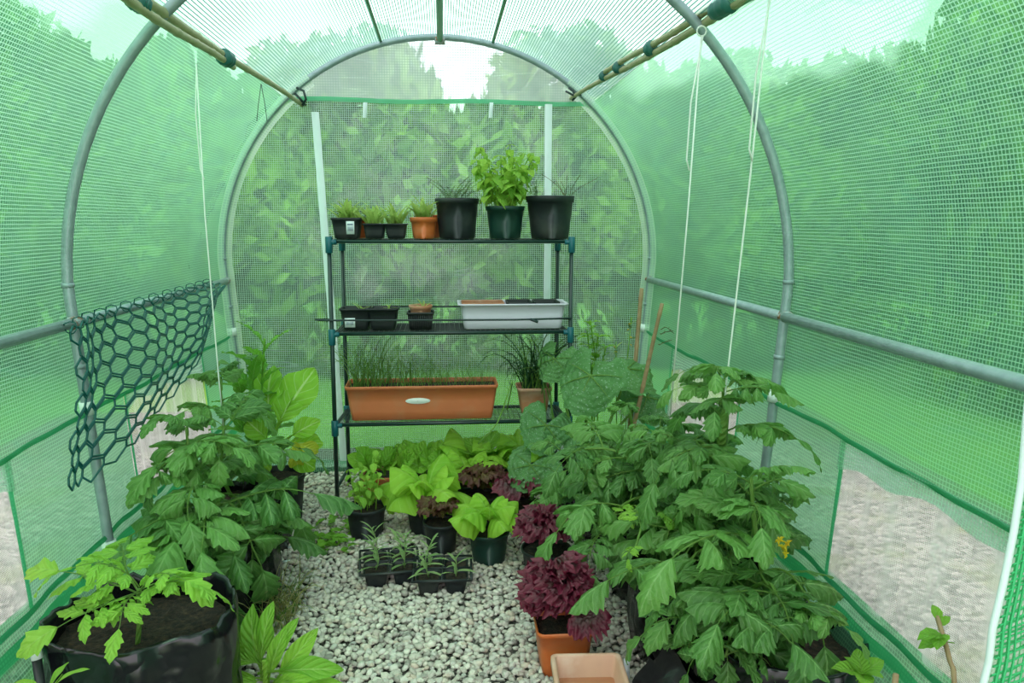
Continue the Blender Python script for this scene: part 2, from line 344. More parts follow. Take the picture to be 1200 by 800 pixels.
b.grid([[(prof(a, CR+.3*wr(y, a, 2))[0], y, prof(a, CR+.3*wr(y, a, 2))[1]) for y in ys] for a in aa], [[(y, a) for y in ys] for a in aa])
struct(b.build('ceiling', M['film_roof']))
# windows: netted openings in the side walls
wn = 1
for side in (-1, 1):
    for (y0, y1, z0, z1) in WIN:
        e = bpy.data.objects.new('window_%d' % wn, None); C.objects.link(e); e['kind'] = 'structure'; wn += 1
        b = MB(); ys = np.linspace(y0-.01, y1+.01, 90); zs = np.linspace(z1+.01, z0-.01, 6); P = []
        for z in zs:
            x = prof(Q+HC-z)[0]+.018
            P.append([(side*(x+.006*math.sin(y*46+2*math.sin(y*13))+.005*math.sin(y*17+z*4)), y, z) for y in ys])
        b.grid(P, [[(y, z) for y in ys] for z in zs]); b.build('net_panel', M['net_window'], e)
        b = MB(); ys2 = np.linspace(y0-.01, y1+.01, 20)
        b.grid([[(side*(prof(Q+HC-z)[0]+.008+.004*math.sin(y*20)), y, z+(.025*math.sin(y*5+1)+.01*math.sin(y*23) if i == 2 else 0)) for y in ys2] for i, z in enumerate((z1+.015, z1-.02, z1-.055))], [[(y, z) for y in ys2] for z in (z1+.015, z1-.02, z1-.055)])
        b.build('overlap_flap', M['pale_film'], e)
        b = MB()
        for yy in (y0, y1):
            b.grid([[(side*(prof(Q+HC-z)[0]+.010), yy+d, z) for d in (-.008, .008)] for z in np.linspace(z1+.01, z0-.02, 8)], [[(d, z) for d in (0, .016)] for z in np.linspace(z1, z0, 8)])
        b.build('side_hem', M['hem'], e)
# seams along both sides: hem over the windows, hem below them
tn = 1
for side in (-1, 1):
    for z, hh, mt, amp in ((.672, .007, 'hem_dark', .003), (.315, .009, 'hem_dark', .006), (.262, .022, 'hem', .006)):
        b = MB(); ys = np.linspace(.2, 3.66, 70); P = []
        for dz, dx in ((hh, 0), (0, -.006), (-hh, 0)):
            P.append([(side*(prof(Q+HC-z)[0]+.006+dx+.004*math.sin(y*14)), y, z+dz+amp*math.sin(y*7+side)+.4*amp*math.sin(y*31)) for y in ys])
        b.grid(P, [[(y, dz) for y in ys] for dz in (0, hh, 2*hh)]); struct(b.build('trim_%d' % tn, M[mt])); tn += 1
# roof seams (green tape) along the ceiling
for a, wd_ in ((-.262, .006), (.238, .006)):
    b = MB(); b.grid([[(prof(a+d, Wd+.010-abs(d)*.3)[0], y, prof(a+d, Wd+.006)[1]) for y in np.linspace(0, 3.67, 12)] for d in (-wd_, 0, wd_)])
    struct(b.build('trim_%d' % tn, M['green_tube'])); tn += 1
# end wall: arch part above, door-like panel below
YE = 3.71
def archx(z):
    return math.sqrt(max(0, CR*CR-(z-HC)**2)) if z > HC else CR-INS*(HC-z)/HC
def endpanel(zs, fx, y, mat, name, amp=.006, parent=None, n=40):
    b = MB(); P = []; U = []
    for z in zs:
        wv = fx(z); P.append([(t*wv, y+amp*noise.noise(Vector((t*wv*5+z*3, z*4, 3)))*2+amp*.8*noise.noise(Vector((t*wv*14-z*12, z*5, 7))), z) for t in np.linspace(-1, 1, n)]); U.append([(t*wv, z) for t in np.linspace(-1, 1, n)])
    b.grid(P, U); return b.build(name, mat, parent)
we = bpy.data.objects.new('wall_back', None); C.objects.link(we); we['kind'] = 'structure'
endpanel([1.74+(CR+HC-.0005-1.74)*math.sin(t*PI/2) for t in np.linspace(0, 1, 14)], archx, YE, M['film_arch'], 'arch_panel', .003, we)
endpanel(list(np.linspace(0, 1.745, 36)), archx, YE, M['film_end'], 'lower_panel', .012, we)
# hem across the end sheet
b = MB(); b.grid([[(x, YE-.018+.002*math.sin(x*40), 1.737+dz+.004*math.sin(x*9)) for x in np.linspace(-.70, .70, 40)] for dz in (-.010, .010)], [[(x, d) for x in np.linspace(-.7, .7, 40)] for d in (0, .02)])
b.build('panel_hem', M['hem'], we)
b = MB(); b.grid([[(x, YE-.02-.05*math.sin(t), .03+.028*math.cos(t)+.0*x) for t in np.linspace(-.6, PI+.6, 8)] for x in np.linspace(-.92, .92, 30)], [[(x, t*.05) for t in range(8)] for x in np.linspace(-.92, .92, 30)])
b.build('hem_roll', M['film_end'], we)
b = MB(); b.box((0, YE-.03, .008), (.93, .03, .010)); b.build('ground_bar', M['tie'], we)
# pale doubled sleeve that wraps the back hoop
b = MB(); P = []; av = np.linspace(.62, Q+.75, 40)
for side in (-1, 1):
    b.grid([[(prof(side*a, CR-.004-.045*t)[0], YE-.004-.075*(1-t)*1.0+.0*t, prof(side*a, CR-.004-.045*t)[1]) for t in (0, .5, 1)] for a in av], [[(a, t*.05) for t in (0, .5, 1)] for a in av])
b.build('sleeve', M['white_film'], we)
# straps
def strap(x0, z0, x1, z1, name, n=14, wd_=.017):
    b = MB(); P = []
    for k in range(n):
        f = k/(n-1); x = x0+(x1-x0)*f; z = z0+(z1-z0)*f; y = YE-.028+.004*math.sin(f*14)
        P.append([(x-wd_, y, z), (x-wd_*.4, y-.004, z), (x+wd_*.4, y-.004, z), (x+wd_, y, z)])
    b.grid(P); b.grid([[(p[0], p[1]+.003, p[2]) for p in r] for r in P], flip=True); return b.build(name, M['strap'])
p0, p1 = at(369, 131, Y=3.68), at(403, 548, Y=3.68)
tag(strap(p0.x, p0.z, p1.x, p1.z, 'fastening_strap'), 'long white strap leaning down the end wall left of the shelving', 'strap', 'straps on the end wall')
p0, p1 = at(643, 122, Y=3.68), at(640, 530, Y=3.68)
tag(strap(p0.x, p0.z, p1.x, p1.z, 'fastening_strap'), 'straight white strap hanging down the end wall behind the right of the shelving', 'strap', 'straps on the end wall')
for px, lb in ((428, 'short white tie hanging from the end wall hem, left of centre'), (576, 'short white tie hanging from the end wall hem, right of centre')):
    p0, p1 = at(px, 120, Y=3.68), at(px-1, 138, Y=3.68)
    tag(strap(p0.x, p0.z, p1.x, p1.z, 'short_tie', 4, .009), lb, 'tie', 'short ties on the end wall')

# ------------------------------------------------------------------ metal frame
fr = thing('metal_frame', (0, YM, 0), 'grey tubular steel frame of three hoops and side rails carrying the green tunnel cover', 'frame')
def hoop(y):
    b = MB(); pts = [(*prof(a)[:1], y, prof(a)[1]) for a in np.linspace(-(Q+HC), Q+HC, 90)]; b.tube(pts, .0145, 10)
    h = b.build('hoop', M['steel'], fr)
    for side in (-1, 1):
        for z in (1.02, .80):
            b = MB(); a = side*(Q+HC-z); x, zz_ = prof(a); x2, z2 = prof(side*(Q+HC-z-.012)); b.tube([(x, y, zz_), (x2, y, z2)], .0165, 10); b.build('ferrule', M['steel'], h)
        for z in (.672, .272):
            b = MB(); a = side*(Q+HC-z); x, zz_ = prof(a); x2, z2 = prof(side*(Q+HC-z-.036)); b.tube([(x, y, zz_), (x2, y, z2)], .0195, 12); b.build('clip', M['clip'], h)
    return h
for y in (YB, YM, YN): hoop(y)
ZR = .9254
for side in (-1, 1):
    x = prof(side*(Q+HC-ZR))[0]
    for y0, y1 in ((YM, YB), (YN, YM)):
        b = MB(); b.tube([(x-side*.004, y0+.01, ZR), (x-side*.004, y1-.01, ZR)], .0145, 10); b.build('side_rail', M['steel'], fr)
    for y in (YB, YM):
        b = MB(); b.tube([(x+.002, y-.03, ZR), (x+.002, y-.012, ZR), (x+.002, y+.012, ZR), (x+.002, y+.03, ZR)], [.015, .019, .019, .015], 10); b.tube([(x-side*.02, y, ZR), (x+side*.01, y, ZR)], .007, 8); b.build('rail_joint', M['rust'], fr)
b = MB(); b.tube([(0, YN, HC+Wd-.012), (0, YB, HC+Wd-.012)], .0135, 8); b.build('ridge_bar', M['green_tube'], fr)
for y in (YM, YB):
    b = MB(); b.tube([(-.022, y-.004, HC+Wd-.016), (.022, y-.004, HC+Wd-.016)], .018, 8); b.build('rail_joint', M['rust'], fr)

# ------------------------------------------------------------------ canes, ties and twine under the roof
def cane(p0, p1, r, name, label, mat='bamboo', group=None, taper=.8):
    p0 = Vector(p0); p1 = Vector(p1); n = 9; pts = []; rad = []
    for i in range(n):
        for d, q in ((-.012, 1), (0, 1.18), (.012, 1)):
            f = (i+.5+d*9)/n; f = 0 if (i == 0 and d < 0) else 1 if (i == n-1 and d > 0) else f; pts.append(p0.lerp(p1, f)+Vector((0, 0, .005*math.sin(f*9)))); rad.append(r*(1-(1-taper)*f)*q)
    b = MB(); b.tube(pts, rad, 8); return tag(b.build(name, M[mat]), label, 'cane', group)
LA, LB = Vector((-.735, 1.55, 1.722)), Vector((-.622, 3.74, 1.715))
cane(LB, LA+Vector((.0, .0, 0)), .009, 'bamboo_cane', 'long thin greenish bamboo cane under the roof on the left, reaching the end hoop', taper=1.5, group='canes under the roof')
cane(LA+Vector((.016, -.1, -.030)), Vector((-.672, 2.72, 1.690)), .0125, 'bamboo_cane', 'short thick bamboo cane lashed beneath the long one under the roof at left', group='canes under the roof')
RA, RB = Vector((.765, 1.50, 1.715)), Vector((.600, 3.78, 1.765))
cane(RB, RA, .0085, 'bamboo_cane', 'thin bamboo cane under the roof on the right, reaching the end hoop', taper=1.5, group='canes under the roof')
cane(RA.lerp(RB, .03)+Vector((-.012, 0, .028)), RA.lerp(RB, .74)+Vector((-.004, 0, .022)), .0125, 'bamboo_cane', 'thick bamboo cane lashed above the thin one under the roof on the right', taper=.7, group='canes under the roof')
def wrap(p, d, r, L, label, mat='tape'):
    d = Vector(d).normalized(); b = MB(); n = 9; p = Vector(p)
    b.tube([p+d*(L*(i/(n-1)-.5)) for i in range(n)], [r*(1+.10*math.sin(i*2.2)) for i in range(n)], 9); return tag(b.build('wrapping_tape', M[mat]), label, 'tape', 'lashings on the roof canes')
dR = RB-RA
for (t, L, r, lb) in ((.235, .10, .026, 'wide green tape lashing the right roof canes in front of the middle hoop'), (.475, .04, .024, 'green tape lashing midway along the right roof canes'), (.635, .028, .021, 'small green tape lashing near the back of the right roof canes'), (.72, .022, .019, 'narrow green tape where the thick right roof cane ends')):
    wrap(RA.lerp(RB, t)+Vector((-.007, 0, .012)), dR, r, L, lb)
for (t, L, lb) in ((.50, .06, 'green tape lashing the end of the short left roof cane'), (.21, .05, 'green tape lashing the left roof canes ahead of the middle hoop')):
    wrap(LA.lerp(LB, t)+Vector((.004, 0, -.014)), LB-LA, .025, L, lb)
b = MB()
for s_, z_ in ((-.622, 1.765),):
    b.tube([(s_-.012, YB-.02, z_+.015), (s_+.02, YB-.035, z_), (s_+.028, YB-.03, z_-.035), (s_+.01, YB-.02, z_-.06)], .006, 6)
    b.tube([(s_-.02, YB-.02, z_-.01), (s_+.005, YB-.03, z_-.035), (s_+.02, YB, z_-.055)], .006, 6)
tag(b.build('cable_tie', M['tie']), 'black tie holding the left roof cane to the end hoop', 'tie')
b = MB(); b.tube([(.585, YB-.02, 1.80), (.60, YB-.04, 1.785), (.615, YB-.03, 1.76), (.60, YB-.02, 1.745)], .006, 6); b.tube([(.57, YB-.02, 1.785), (.60, YB-.045, 1.765), (.64, YB-.02, 1.77)], .005, 6)
tag(b.build('cable_tie', M['tie']), 'black tie holding the right roof cane to the end hoop', 'tie')
def twine(pts, label, r=.0024, loop=True, mat='cord'):
    b = MB(); pts = [Vector(p) for p in pts]; b.tube(pts, r, 5)
    if loop:
        p = pts[0]; c = p+Vector((0, 0, .012)); b.tube([c+Vector((.013*math.cos(a), 0, .013*math.sin(a))) for a in np.linspace(0, 2*PI, 12)], r, 5)
        q = p.lerp(pts[-1], .32); b.tube([p+Vector((.004, 0, 0)), p.lerp(q, .5)+Vector((-.014, 0, 0)), q+Vector((-.012, 0, .02)), q+Vector((-.003, 0, -.01))], r, 5)
    return tag(b.build('support_twine', M[mat]), label, 'twine', 'support twines')
twine([at(229, 58, Y=2.62), at(240, 250, Y=2.60), at(256, 440, Y=2.60), at(262, 500, Y=2.62)], 'white twine hanging from the left roof canes down into the tomato plant')
twine([at(822, 42, Y=2.13), at(806, 250, Y=2.16), at(785, 490, Y=2.2)], 'white twine hanging from the right roof canes beside the middle hoop to the tomato tops')
twine([at(903, -14, Y=1.80), at(880, 200, Y=1.86), at(850, 460, Y=1.93), at(848, 540, Y=1.95)], 'white twine nearest the camera, hanging to the tomato with a thick green stem')
b = MB()
for dx in (-5, 7): b.tube([at(306, 98, Y=3.25), at(306+dx*.7, 125, Y=3.25), at(306+dx, 142, Y=3.25)], .0015, 4)
tag(b.build('loose_string', M['tie']), 'thin dark loose string dangling from the left roof cane near the back', 'string')

# ------------------------------------------------------------------ netting on the left rail
b = MB(); seen = set(); NC, NR = 15, 10
top = [at(px, py, x=-.962) for px, py in ((78, 384), (100, 371), (130, 362), (165, 352), (200, 342), (228, 334), (247, 329))]
bot = [at(70, 572, Y=2.02), at(112, 560, Y=2.10), at(165, 506, Y=2.42), at(208, 462, Y=2.75), at(232, 418, Y=3.0), at(243, 375, Y=3.18), at(247, 340, Y=3.28)]
def sampc(c, t):
    t = min(max(t, 0), .9999)*(len(c)-1); i = int(t); return c[i].lerp(c[i+1], t-i)
def netp(u, v):
    a = sampc(top, u); q = sampc(bot, u); p = a.lerp(q, v)
    p.x += .06*math.sin(v*PI)*(.3+u)*.8-.0; p += Vector((.012*math.sin(u*17+v*3), .02*math.sin(v*5)*(1-u), 0)); 
    p.x = max(p.x, -.955); return p
def seg(a, c):
    key = tuple(sorted((tuple(np.round(a, 3)), tuple(np.round(c, 3)))))
    if key in seen: return
    seen.add(key); pa = netp(*a); pc = netp(*c); b.tube([pa, pa.lerp(pc, .5), pc], .0031, 5, cap=False)
NV = 9
for i in range(NC):
    for j in range(NV):
        cu = (i+.5*(j % 2)+.5)/NC; cv = (j+.5)/NV; hu = .5/NC; q = .22/NV; e_ = .62/NV
        hexv = [(cu, cv-e_), (cu+hu, cv-q), (cu+hu, cv+q), (cu, cv+e_), (cu-hu, cv+q), (cu-hu, cv-q)]
        if cu+hu > 1.001 or cv+e_ > 1.03: continue
        if j == 0: hexv[0] = (cu, 0)
        for k_ in range(6): seg(hexv[k_], hexv[(k_+1) % 6])
for u in np.linspace(.02, .95, 13):
    p = sampc(top, u); b.tube([p+Vector((.0165*math.cos(a)+.003, .006*math.sin(a*2), .0165*math.sin(a)-.004)) for a in np.linspace(0, 2*PI, 9)], .002, 4)
tag(b.build('plastic_netting', M['netting']), 'dark green hexagonal plastic netting draped from the left side rail', 'netting')

# ------------------------------------------------------------------ door flap at the near right
e = bpy.data.objects.new('door_1', None); C.objects.link(e); e['kind'] = 'structure'
FP = [at(px, py, Y=.75) for px, py in ((1212, 330), (1207, 440), (1199, 500), (1192, 560), (1181, 620), (1168, 680), (1156, 730), (1152, 770), (1143, 810), (1135, 880))]
def flapx(z, t):          # t along the width (towards +x)
    return float(np.interp(z, [p.z for p in FP][::-1], [p.x for p in FP][::-1]))+t
zs = np.linspace(.56, 1.10, 60)
b = MB(); b.grid([[(flapx(z, t), .75+.010*math.sin(t*30+z*6)+t*.25, z) for t in np.linspace(.002, .50, 14)] for z in zs], [[(t, z) for t in np.linspace(.012, .5, 14)] for z in zs])
b.build('mesh_sheet', film('flap_film', (.86, .96, .88), (.7, .92, .8), .40, (.08, .55, .22), tt=.1, pitch=.0115, tw=.26), e)
b = MB(); b.tube([(flapx(z, 0), .75+.010*math.sin(z*6), z) for z in zs], .0038, 8); b.build('white_binding', M['strap'], e)
b = MB()
for z in np.arange(.57, 1.09, .0098):
    pts = [(flapx(z, t), .746+.010*math.sin(t*30+z*6)+t*.25, z) for t in np.linspace(.004, .50, 10)]; b.tube(pts, .0010, 4, cap=False)
for t in (.012, .0225, .034, .055, .075, .095, .115): b.tube([(flapx(z, t), .746+.010*math.sin(t*30+z*6)+t*.25, z) for z in zs], .0016 if t < .03 else .0011, 4, cap=False)
o = b.build('mesh_strand', M['green_tube'], e); o['kind'] = 'stuff'
k = N('bright_green_strand'); o.data.materials[0] = k.done(k.prin(Base_Color=(.06, .50, .20), Roughness=.4))
e['kind'] = 'structure'

# ------------------------------------------------------------------ world outside: hedge bushes and trees
def bushmesh(name, seed, nl, mat, size=.13, lump=.35):
    rn = np.random.RandomState(seed); d = rn.normal(size=(nl, 3)); d /= np.linalg.norm(d, axis=1)[:, None]; d[:, 2] = np.where(rn.rand(nl) < .75, np.abs(d[:, 2]), d[:, 2])
    lobes = rn.normal(size=(16, 3)); lobes /= np.linalg.norm(lobes, axis=1)[:, None]; lobes[:, 2] = np.abs(lobes[:, 2])
    r = .72+lump*np.max(np.clip(d @ lobes.T, 0, 1)**9, axis=1)-rn.uniform(0, .16, nl)**1.0
    c = d*r[:, None]
    t1 = rn.normal(size=(nl, 3)); nrm = d+.8*rn.normal(size=(nl, 3)); nrm /= np.linalg.norm(nrm, axis=1)[:, None]
    t1 -= nrm*np.sum(t1*nrm, axis=1)[:, None]; t1 /= np.linalg.norm(t1, axis=1)[:, None]; t2 = np.cross(nrm, t1)
    s = size*rn.uniform(.6, 1.3, (nl, 1)); V = np.stack([c-t1*s, c+t2*s*.45, c+t1*s, c-t2*s*.45], 1).reshape(-1, 3)
    me = bpy.data.meshes.new(name); me.vertices.add(len(V)); me.vertices.foreach_set('co', V.ravel())
    li = np.arange(nl*4, dtype=np.int32); me.loops.add(nl*4); me.loops.foreach_set('vertex_index', li); me.polygons.add(nl)
    me.polygons.foreach_set('loop_start', np.arange(0, nl*4, 4, dtype=np.int32)); me.update(calc_edges=True); me.materials.append(mat); return me
BM = [bushmesh('foliage', 11+i, 10000, M['hedge'], .05) for i in range(3)]
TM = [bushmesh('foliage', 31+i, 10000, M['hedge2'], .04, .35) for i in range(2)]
def core():  # dark solid standing in for the shade inside the foliage
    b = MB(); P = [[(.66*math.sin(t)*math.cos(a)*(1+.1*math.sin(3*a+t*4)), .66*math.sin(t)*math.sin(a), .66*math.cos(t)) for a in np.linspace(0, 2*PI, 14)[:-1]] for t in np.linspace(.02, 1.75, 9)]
    return b.grid(P, close=True).mesh('shade_core', M['hedgecore'])
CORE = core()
b = MB(); b.tube([(0, 0, -.6), (.02, 0, -.2), (0, .01, .3)], [.09, .07, .04], 8); STEM = b.mesh('stem', M['bark'])
def bush(x, y, sx, sy, sz, rz, label, grp, far=False, nm='bush'):
    e = thing(nm, (x, y, 0), label, 'tree' if far else 'bush', grp)
    Mx = Matrix.Translation((x, y, sz*.42)) @ Matrix.Rotation(rz, 4, 'Z') @ Matrix.Diagonal((sx, sy, sz, 1))
    link('foliage', (TM if far else BM)[R.randrange(2 if far else 3)], e, Mx); link('shade_core', CORE, e, Mx); link('stem', STEM, e, Mx)
ORD = 'first second third fourth fifth sixth seventh eighth ninth tenth'.split()
for i, x in enumerate(np.arange(-5.0, 5.6, 1.5)):
    bush(x+U_(-.2, .2), 6.9+U_(-.3, .3), 1.4, .95, U_(1.85, 2.05), U_(-.4, .4), 'leafy green hedge bush beyond the end wall, %s from the left' % ORD[i], 'hedge beyond the end wall')
for sd, nm, hh in ((-1, 'left', 1.75), (1, 'right', 2.2)):
    for i, y in enumerate(np.arange(-1.2, 6, 1.5)):
        bush(sd*(4.3+U_(-.2, .2)), y, 1.2, 1.2, hh*U_(.9, 1.1), U_(-.4, .4), 'leafy green hedge bush beyond the %s tunnel side, %s from the camera' % (nm, ORD[i]), 'hedge beyond the %s side' % nm)
for i, x in enumerate(np.arange(-6, 8, 2.6)):
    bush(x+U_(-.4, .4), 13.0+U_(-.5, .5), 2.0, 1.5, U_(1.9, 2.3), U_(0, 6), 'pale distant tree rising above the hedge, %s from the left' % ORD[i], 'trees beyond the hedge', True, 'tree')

# ------------------------------------------------------------------ leaves
def leafgrid(mb, Mx, L, W, w, nl=10, nw=4, a0=0., droop=.6, fold=.3, wave=0., wf=3., cup=0., m=0, side_droop=0., fwd=0., ph=0.):
    y = z = 0; th = a0; P = []; Uv = []; ds = L/nl
    for i in range(nl+1):
        t = i/nl; hw = w(t)*W*.5; row = []; ur = []
        for j in range(nw+1):
            s = 2*j/nw-1; x = s*hw
            lift = fold*abs(s)*hw-side_droop*s*s*hw + wave*W*abs(s)**2*math.sin(wf*2*PI*t+ph+s*1.7) + cup*W*s*s*t
            yy = y+fwd*abs(s)*hw*math.cos(th)-lift*math.sin(th); zz = z+fwd*abs(s)*hw*math.sin(th)+lift*math.cos(th)
            row.append(Mx @ Vector((x, yy, zz))); ur.append((s*.5+.5, t))
        P.append(row); Uv.append(ur)
        th = a0-droop*((i+1)/nl); y += math.cos(th)*ds; z += math.sin(th)*ds
    mb.grid(P, Uv, m); return Mx @ Vector((0, y, z))
ovate = lambda t: max(.02, math.sin(PI*min(1, t)**.72)**.85)
spoon = lambda t: max(.07, .10+.95*math.sin(PI*max(0, (t-.22)/.78)**.9) if t > .22 else .09) if t < .995 else .05
lance = lambda t: max(.03, math.sin(PI*t**.85)**.7)
def lobed(n, dp=.34, sh=ovate):
    return lambda t: sh(t)*(1-dp+dp*((t*n) % 1.0)) if 0 < t < .97 else sh(t)*.6
I4 = Matrix.Identity(4)
def TRS(p, az, el, roll=0, s=1):
    return Matrix.Translation(p) @ Matrix.Rotation(az, 4, 'Z') @ Matrix.Rotation(el, 4, 'X') @ Matrix.Rotation(roll, 4, 'Y') @ Matrix.Scale(s, 4)
def tomleaf(seed, L=1., droop=1.1, young=False):
    rd = random.Random(seed); mb = MB(); n = 10; pts = []; th = .25; y = z = 0
    for i in range(n+1):
        pts.append((Vector((.03*math.sin(i*.5+seed)*L, y, z)), th)); th = .25-droop*((i+1)/n)**1.1; y += math.cos(th)*L*.78/n; z += math.sin(th)*L*.78/n
    mb.tube([p for p, _ in pts], [.011*L*(1-.6*i/n) for i in range(n+1)], 5, m=1, cap=False)
    def lf(p, th, az, size, wr=.6):
        Mx = Matrix.Translation(p) @ Matrix.Rotation(th, 4, 'X') @ Matrix.Rotation(az, 4, 'Z') @ Matrix.Rotation(rd.uniform(-.6, .6), 4, 'Y')
        mb.tube([p, Mx @ Vector((0, size*.12, .0))], .005*L, 4, m=1, cap=False)
        leafgrid(mb, Mx @ Matrix.Translation((0, size*.08, 0)), size, size*wr, lobed(rd.choice((4, 5)), .36), 15, 4, .15, rd.uniform(.5, 1.3), .22, .05, 2.2, side_droop=rd.uniform(.2, .5 if young else 1.6)/max(size, .1)*.5, fwd=.35, ph=rd.uniform(0, 6))
    for k_, (t, sz) in enumerate(((.30, .30), (.52, .36), (.74, .33))):
        for sd in (-1, 1):
            p, th = pts[int(t*n)+(sd > 0)*0]; lf(p, th, -sd*rd.uniform(.95, 1.3), L*sz*rd.uniform(.95, 1.25), .5 if young else .66)
            if k_ < 2: p, th = pts[int((t+.11)*n)]; lf(p, th, -sd*1.35, L*.10, .8)
    p, th = pts[-1]; lf(p, th, rd.uniform(-.2, .2), L*.46, .68)
    return mb.mesh('leaf', [LM['tomato_young' if young else 'tomato'], LM['tomato_stem']])
TOM = [tomleaf(s_, 1., dr) for s_, dr in ((1, .7), (2, 1.1), (3, 1.5), (4, 1.9), (5, 1.2), (6, .9))]
TOMY = [tomleaf(s_+20, 1., dr, True) for s_, dr in ((1, .6), (2, 1.0), (3, 1.3), (4, .8))]
def simple(mat, W, shape=ovate, n=3, nl=9, nw=4, stalk=0, smat=None, **kw):
    out = []
    for s_ in range(n):
        rd = random.Random(s_+len(mat)); b = MB(); kk = dict(droop=.9, fold=.3, wave=.03); kk.update(kw); kk['droop'] *= rd.uniform(.6, 1.4); kk['ph'] = rd.uniform(0, 6)
        if stalk: b.tube([(0, -stalk, -stalk*.15), (0, 0, 0), (0, .5, .5*kk.get('a0', 0)*.8-.02)], [.022, .018, .008], 4, m=1, cap=False)
        leafgrid(b, I4, 1, W*rd.uniform(.88, 1.12), shape, nl, nw, **kk); out.append(b.mesh('leaf', [LM[mat], LM[smat or mat]]))
    return out
rnd_ = lambda t: (math.sqrt(max(.0, 1-max(0, (t-.55)/.46)**2)) if t > .55 else .16+.84*(t/.55)**1.1*(2-t/.55)**.6 if t > 0 else .16)
LV = dict(
 basil=simple('basil', .58, n=4, fold=.35, droop=1.2, side_droop=.35, nl=6),
 lettuce=simple('lettuce', .80, rnd_, n=5, nl=16, nw=10, wave=.045, wf=2.3, cup=.05, droop=1.3, a0=.4, fold=.18, side_droop=1.2),
 chard=simple('chard', .52, spoon, n=3, nl=14, nw=6, wave=.07, wf=3.5, droop=.8, fold=.25, stalk=.12),
 yellow=simple('yellow', .5, spoon, n=2, nl=12, nw=6, wave=.1, wf=4, droop=1.7, fold=.2),
 mustard=simple('mustard', .46, lobed(6, .4), n=3, nl=18, nw=4, wave=.06, droop=.8),
 radish=simple('radish', .62, spoon, n=4, nl=11, nw=4, wave=.06, wf=2.5, droop=.9, fold=.25, stalk=.06),
 squashs=None,
 seedling=simple('seedling', .16, lance, n=3, nl=6, nw=2, droop=.8),
 sage=simple('sage', .17, lance, n=3, nl=6, nw=2, droop=.7, fold=.35),
 thyme=simple('thyme', .42, n=2, nl=3, nw=2, droop=.3),
 weed=simple('weed', .72, n=3, nl=7, nw=4, droop=.6, wave=.03, stalk=.3),
 dock=simple('radish', .27, spoon, n=4, nl=14, nw=6, wave=.05, wf=2.5, droop=.9, fold=.3, stalk=.05))
def frilly(mat, seed, fr=.17, wf=7):
    rd = random.Random(seed); b = MB(); nl, nw = 15, 44; P = []; Uv = []
    for i in range(nl+1):
        t = i/nl; row = []; ur = []
        for j in range(nw+1):
            s = 2*j/nw-1; ang = s*1.05; r = t; edge = t**3
            x = math.sin(ang)*r*.66; y = math.cos(ang)*r*.80+.05*r
            nv = noise.noise(Vector((x*7, y*7, seed))); n2 = noise.noise(Vector((x*17, y*17, seed+5)))
            z = .46*math.sin(t*2.1)-.22*t*t+t**1.4*(fr*1.1*nv+fr*.75*n2)+.05*edge*math.sin(22*s)
            k_ = 1-.14*abs(s)**3*t+edge*.16*noise.noise(Vector((s*9, seed, 0)))+edge*.06*math.sin(31*s+seed); row.append(Vector((x*k_, y*k_, z))); ur.append((s*.5+.5, t))
        P.append(row); Uv.append(ur)
    b.grid(P, Uv); return b.mesh('leaf', LM[mat])
FR = {'red': [frilly('red', s_) for s_ in range(4)], 'redgreen': [frilly('redgreen', s_+7, .13) for s_ in range(3)]}
def squashleaf(seed):
    rd = random.Random(seed); b = MB(); nr, na = 7, 60; P = []; Uv = []; a_ = 2.75
    for i in range(nr+1):
        t = i/nr; row = []; ur = []
        for j in range(na+1):
            a = -a_+2*a_*j/na; lob = 1-.16*abs(math.sin(a*1.5))**1.2*(1 if abs(a) < 2.3 else .5)+.03*math.sin(a*23)*(t > .9)
            r = t*.5*lob*(1.1 if abs(a) < .5 else 1)
            z = .10*t*math.cos(a*5)*.35-.12*t*t+.05*t*t*math.sin(a*3+seed)+.02*math.sin(a*11+t*6)*t
            row.append(Vector((r*math.sin(a), r*math.cos(a)+.0, z))); ur.append((.5+.5*math.sin(a)*t, t))
        P.append(row); Uv.append(ur)
    b.grid(P, Uv); return b.mesh('leaf', LM['squash'])
SQ = [squashleaf(s_) for s_ in range(3)]
b = MB()
for k_ in range(5):
    a = k_*2*PI/5; b.tube([(0, 0, 0), (.5*math.cos(a), .5*math.sin(a), .25), (.95*math.cos(a), .95*math.sin(a), -.1)], [.18, .22, .04], 4)
b.tube([(0, 0, 0), (0, 0, .8)], [.2, .1], 5); FLW = b.mesh('flower', LM['flower'])
def put(parent, meshes, p, az, el, s, roll=None, name='leaf'):
    if s > .10:                                     # keep big leaves inside the tunnel
        lim = .90 if p[2] < .6 else .93
        for _ in range(8):
            if abs(p[0]-math.sin(az)*math.cos(el)*s*.85)+.1*s < lim: break
            az += .75
        else: s *= .7
    me = meshes[R.randrange(len(meshes))] if isinstance(meshes, list) else meshes
    return link(name, me, parent, TRS(p, az, el, U_(-.3, .3) if roll is None else roll, s))
def face(parent, meshes, p, tgt, s=None, up=.35, name='leaf', side=0.):          # a leaf that grows from p towards tgt, its blade turned to the path
    me = meshes[R.randrange(len(meshes))] if isinstance(meshes, list) else meshes
    p = Vector(p); d = Vector(tgt)-p; s = s or d.length; yv = d.normalized(); nn = Vector((side, -1, up)); nn = (nn-yv*nn.dot(yv)).normalized(); xv = yv.cross(nn)
    return link(name, me, parent, Matrix(((xv.x, yv.x, nn.x, p.x), (xv.y, yv.y, nn.y, p.y), (xv.z, yv.z, nn.z, p.z), (0, 0, 0, 1))) @ Matrix.Scale(s, 4))
def stem(parent, pts, r, mat='tomato_stem', name='stem', n=6):
    b = MB(); b.tube(pts, r, n); return b.build(name, LM[mat] if mat in LM else M[mat], parent)
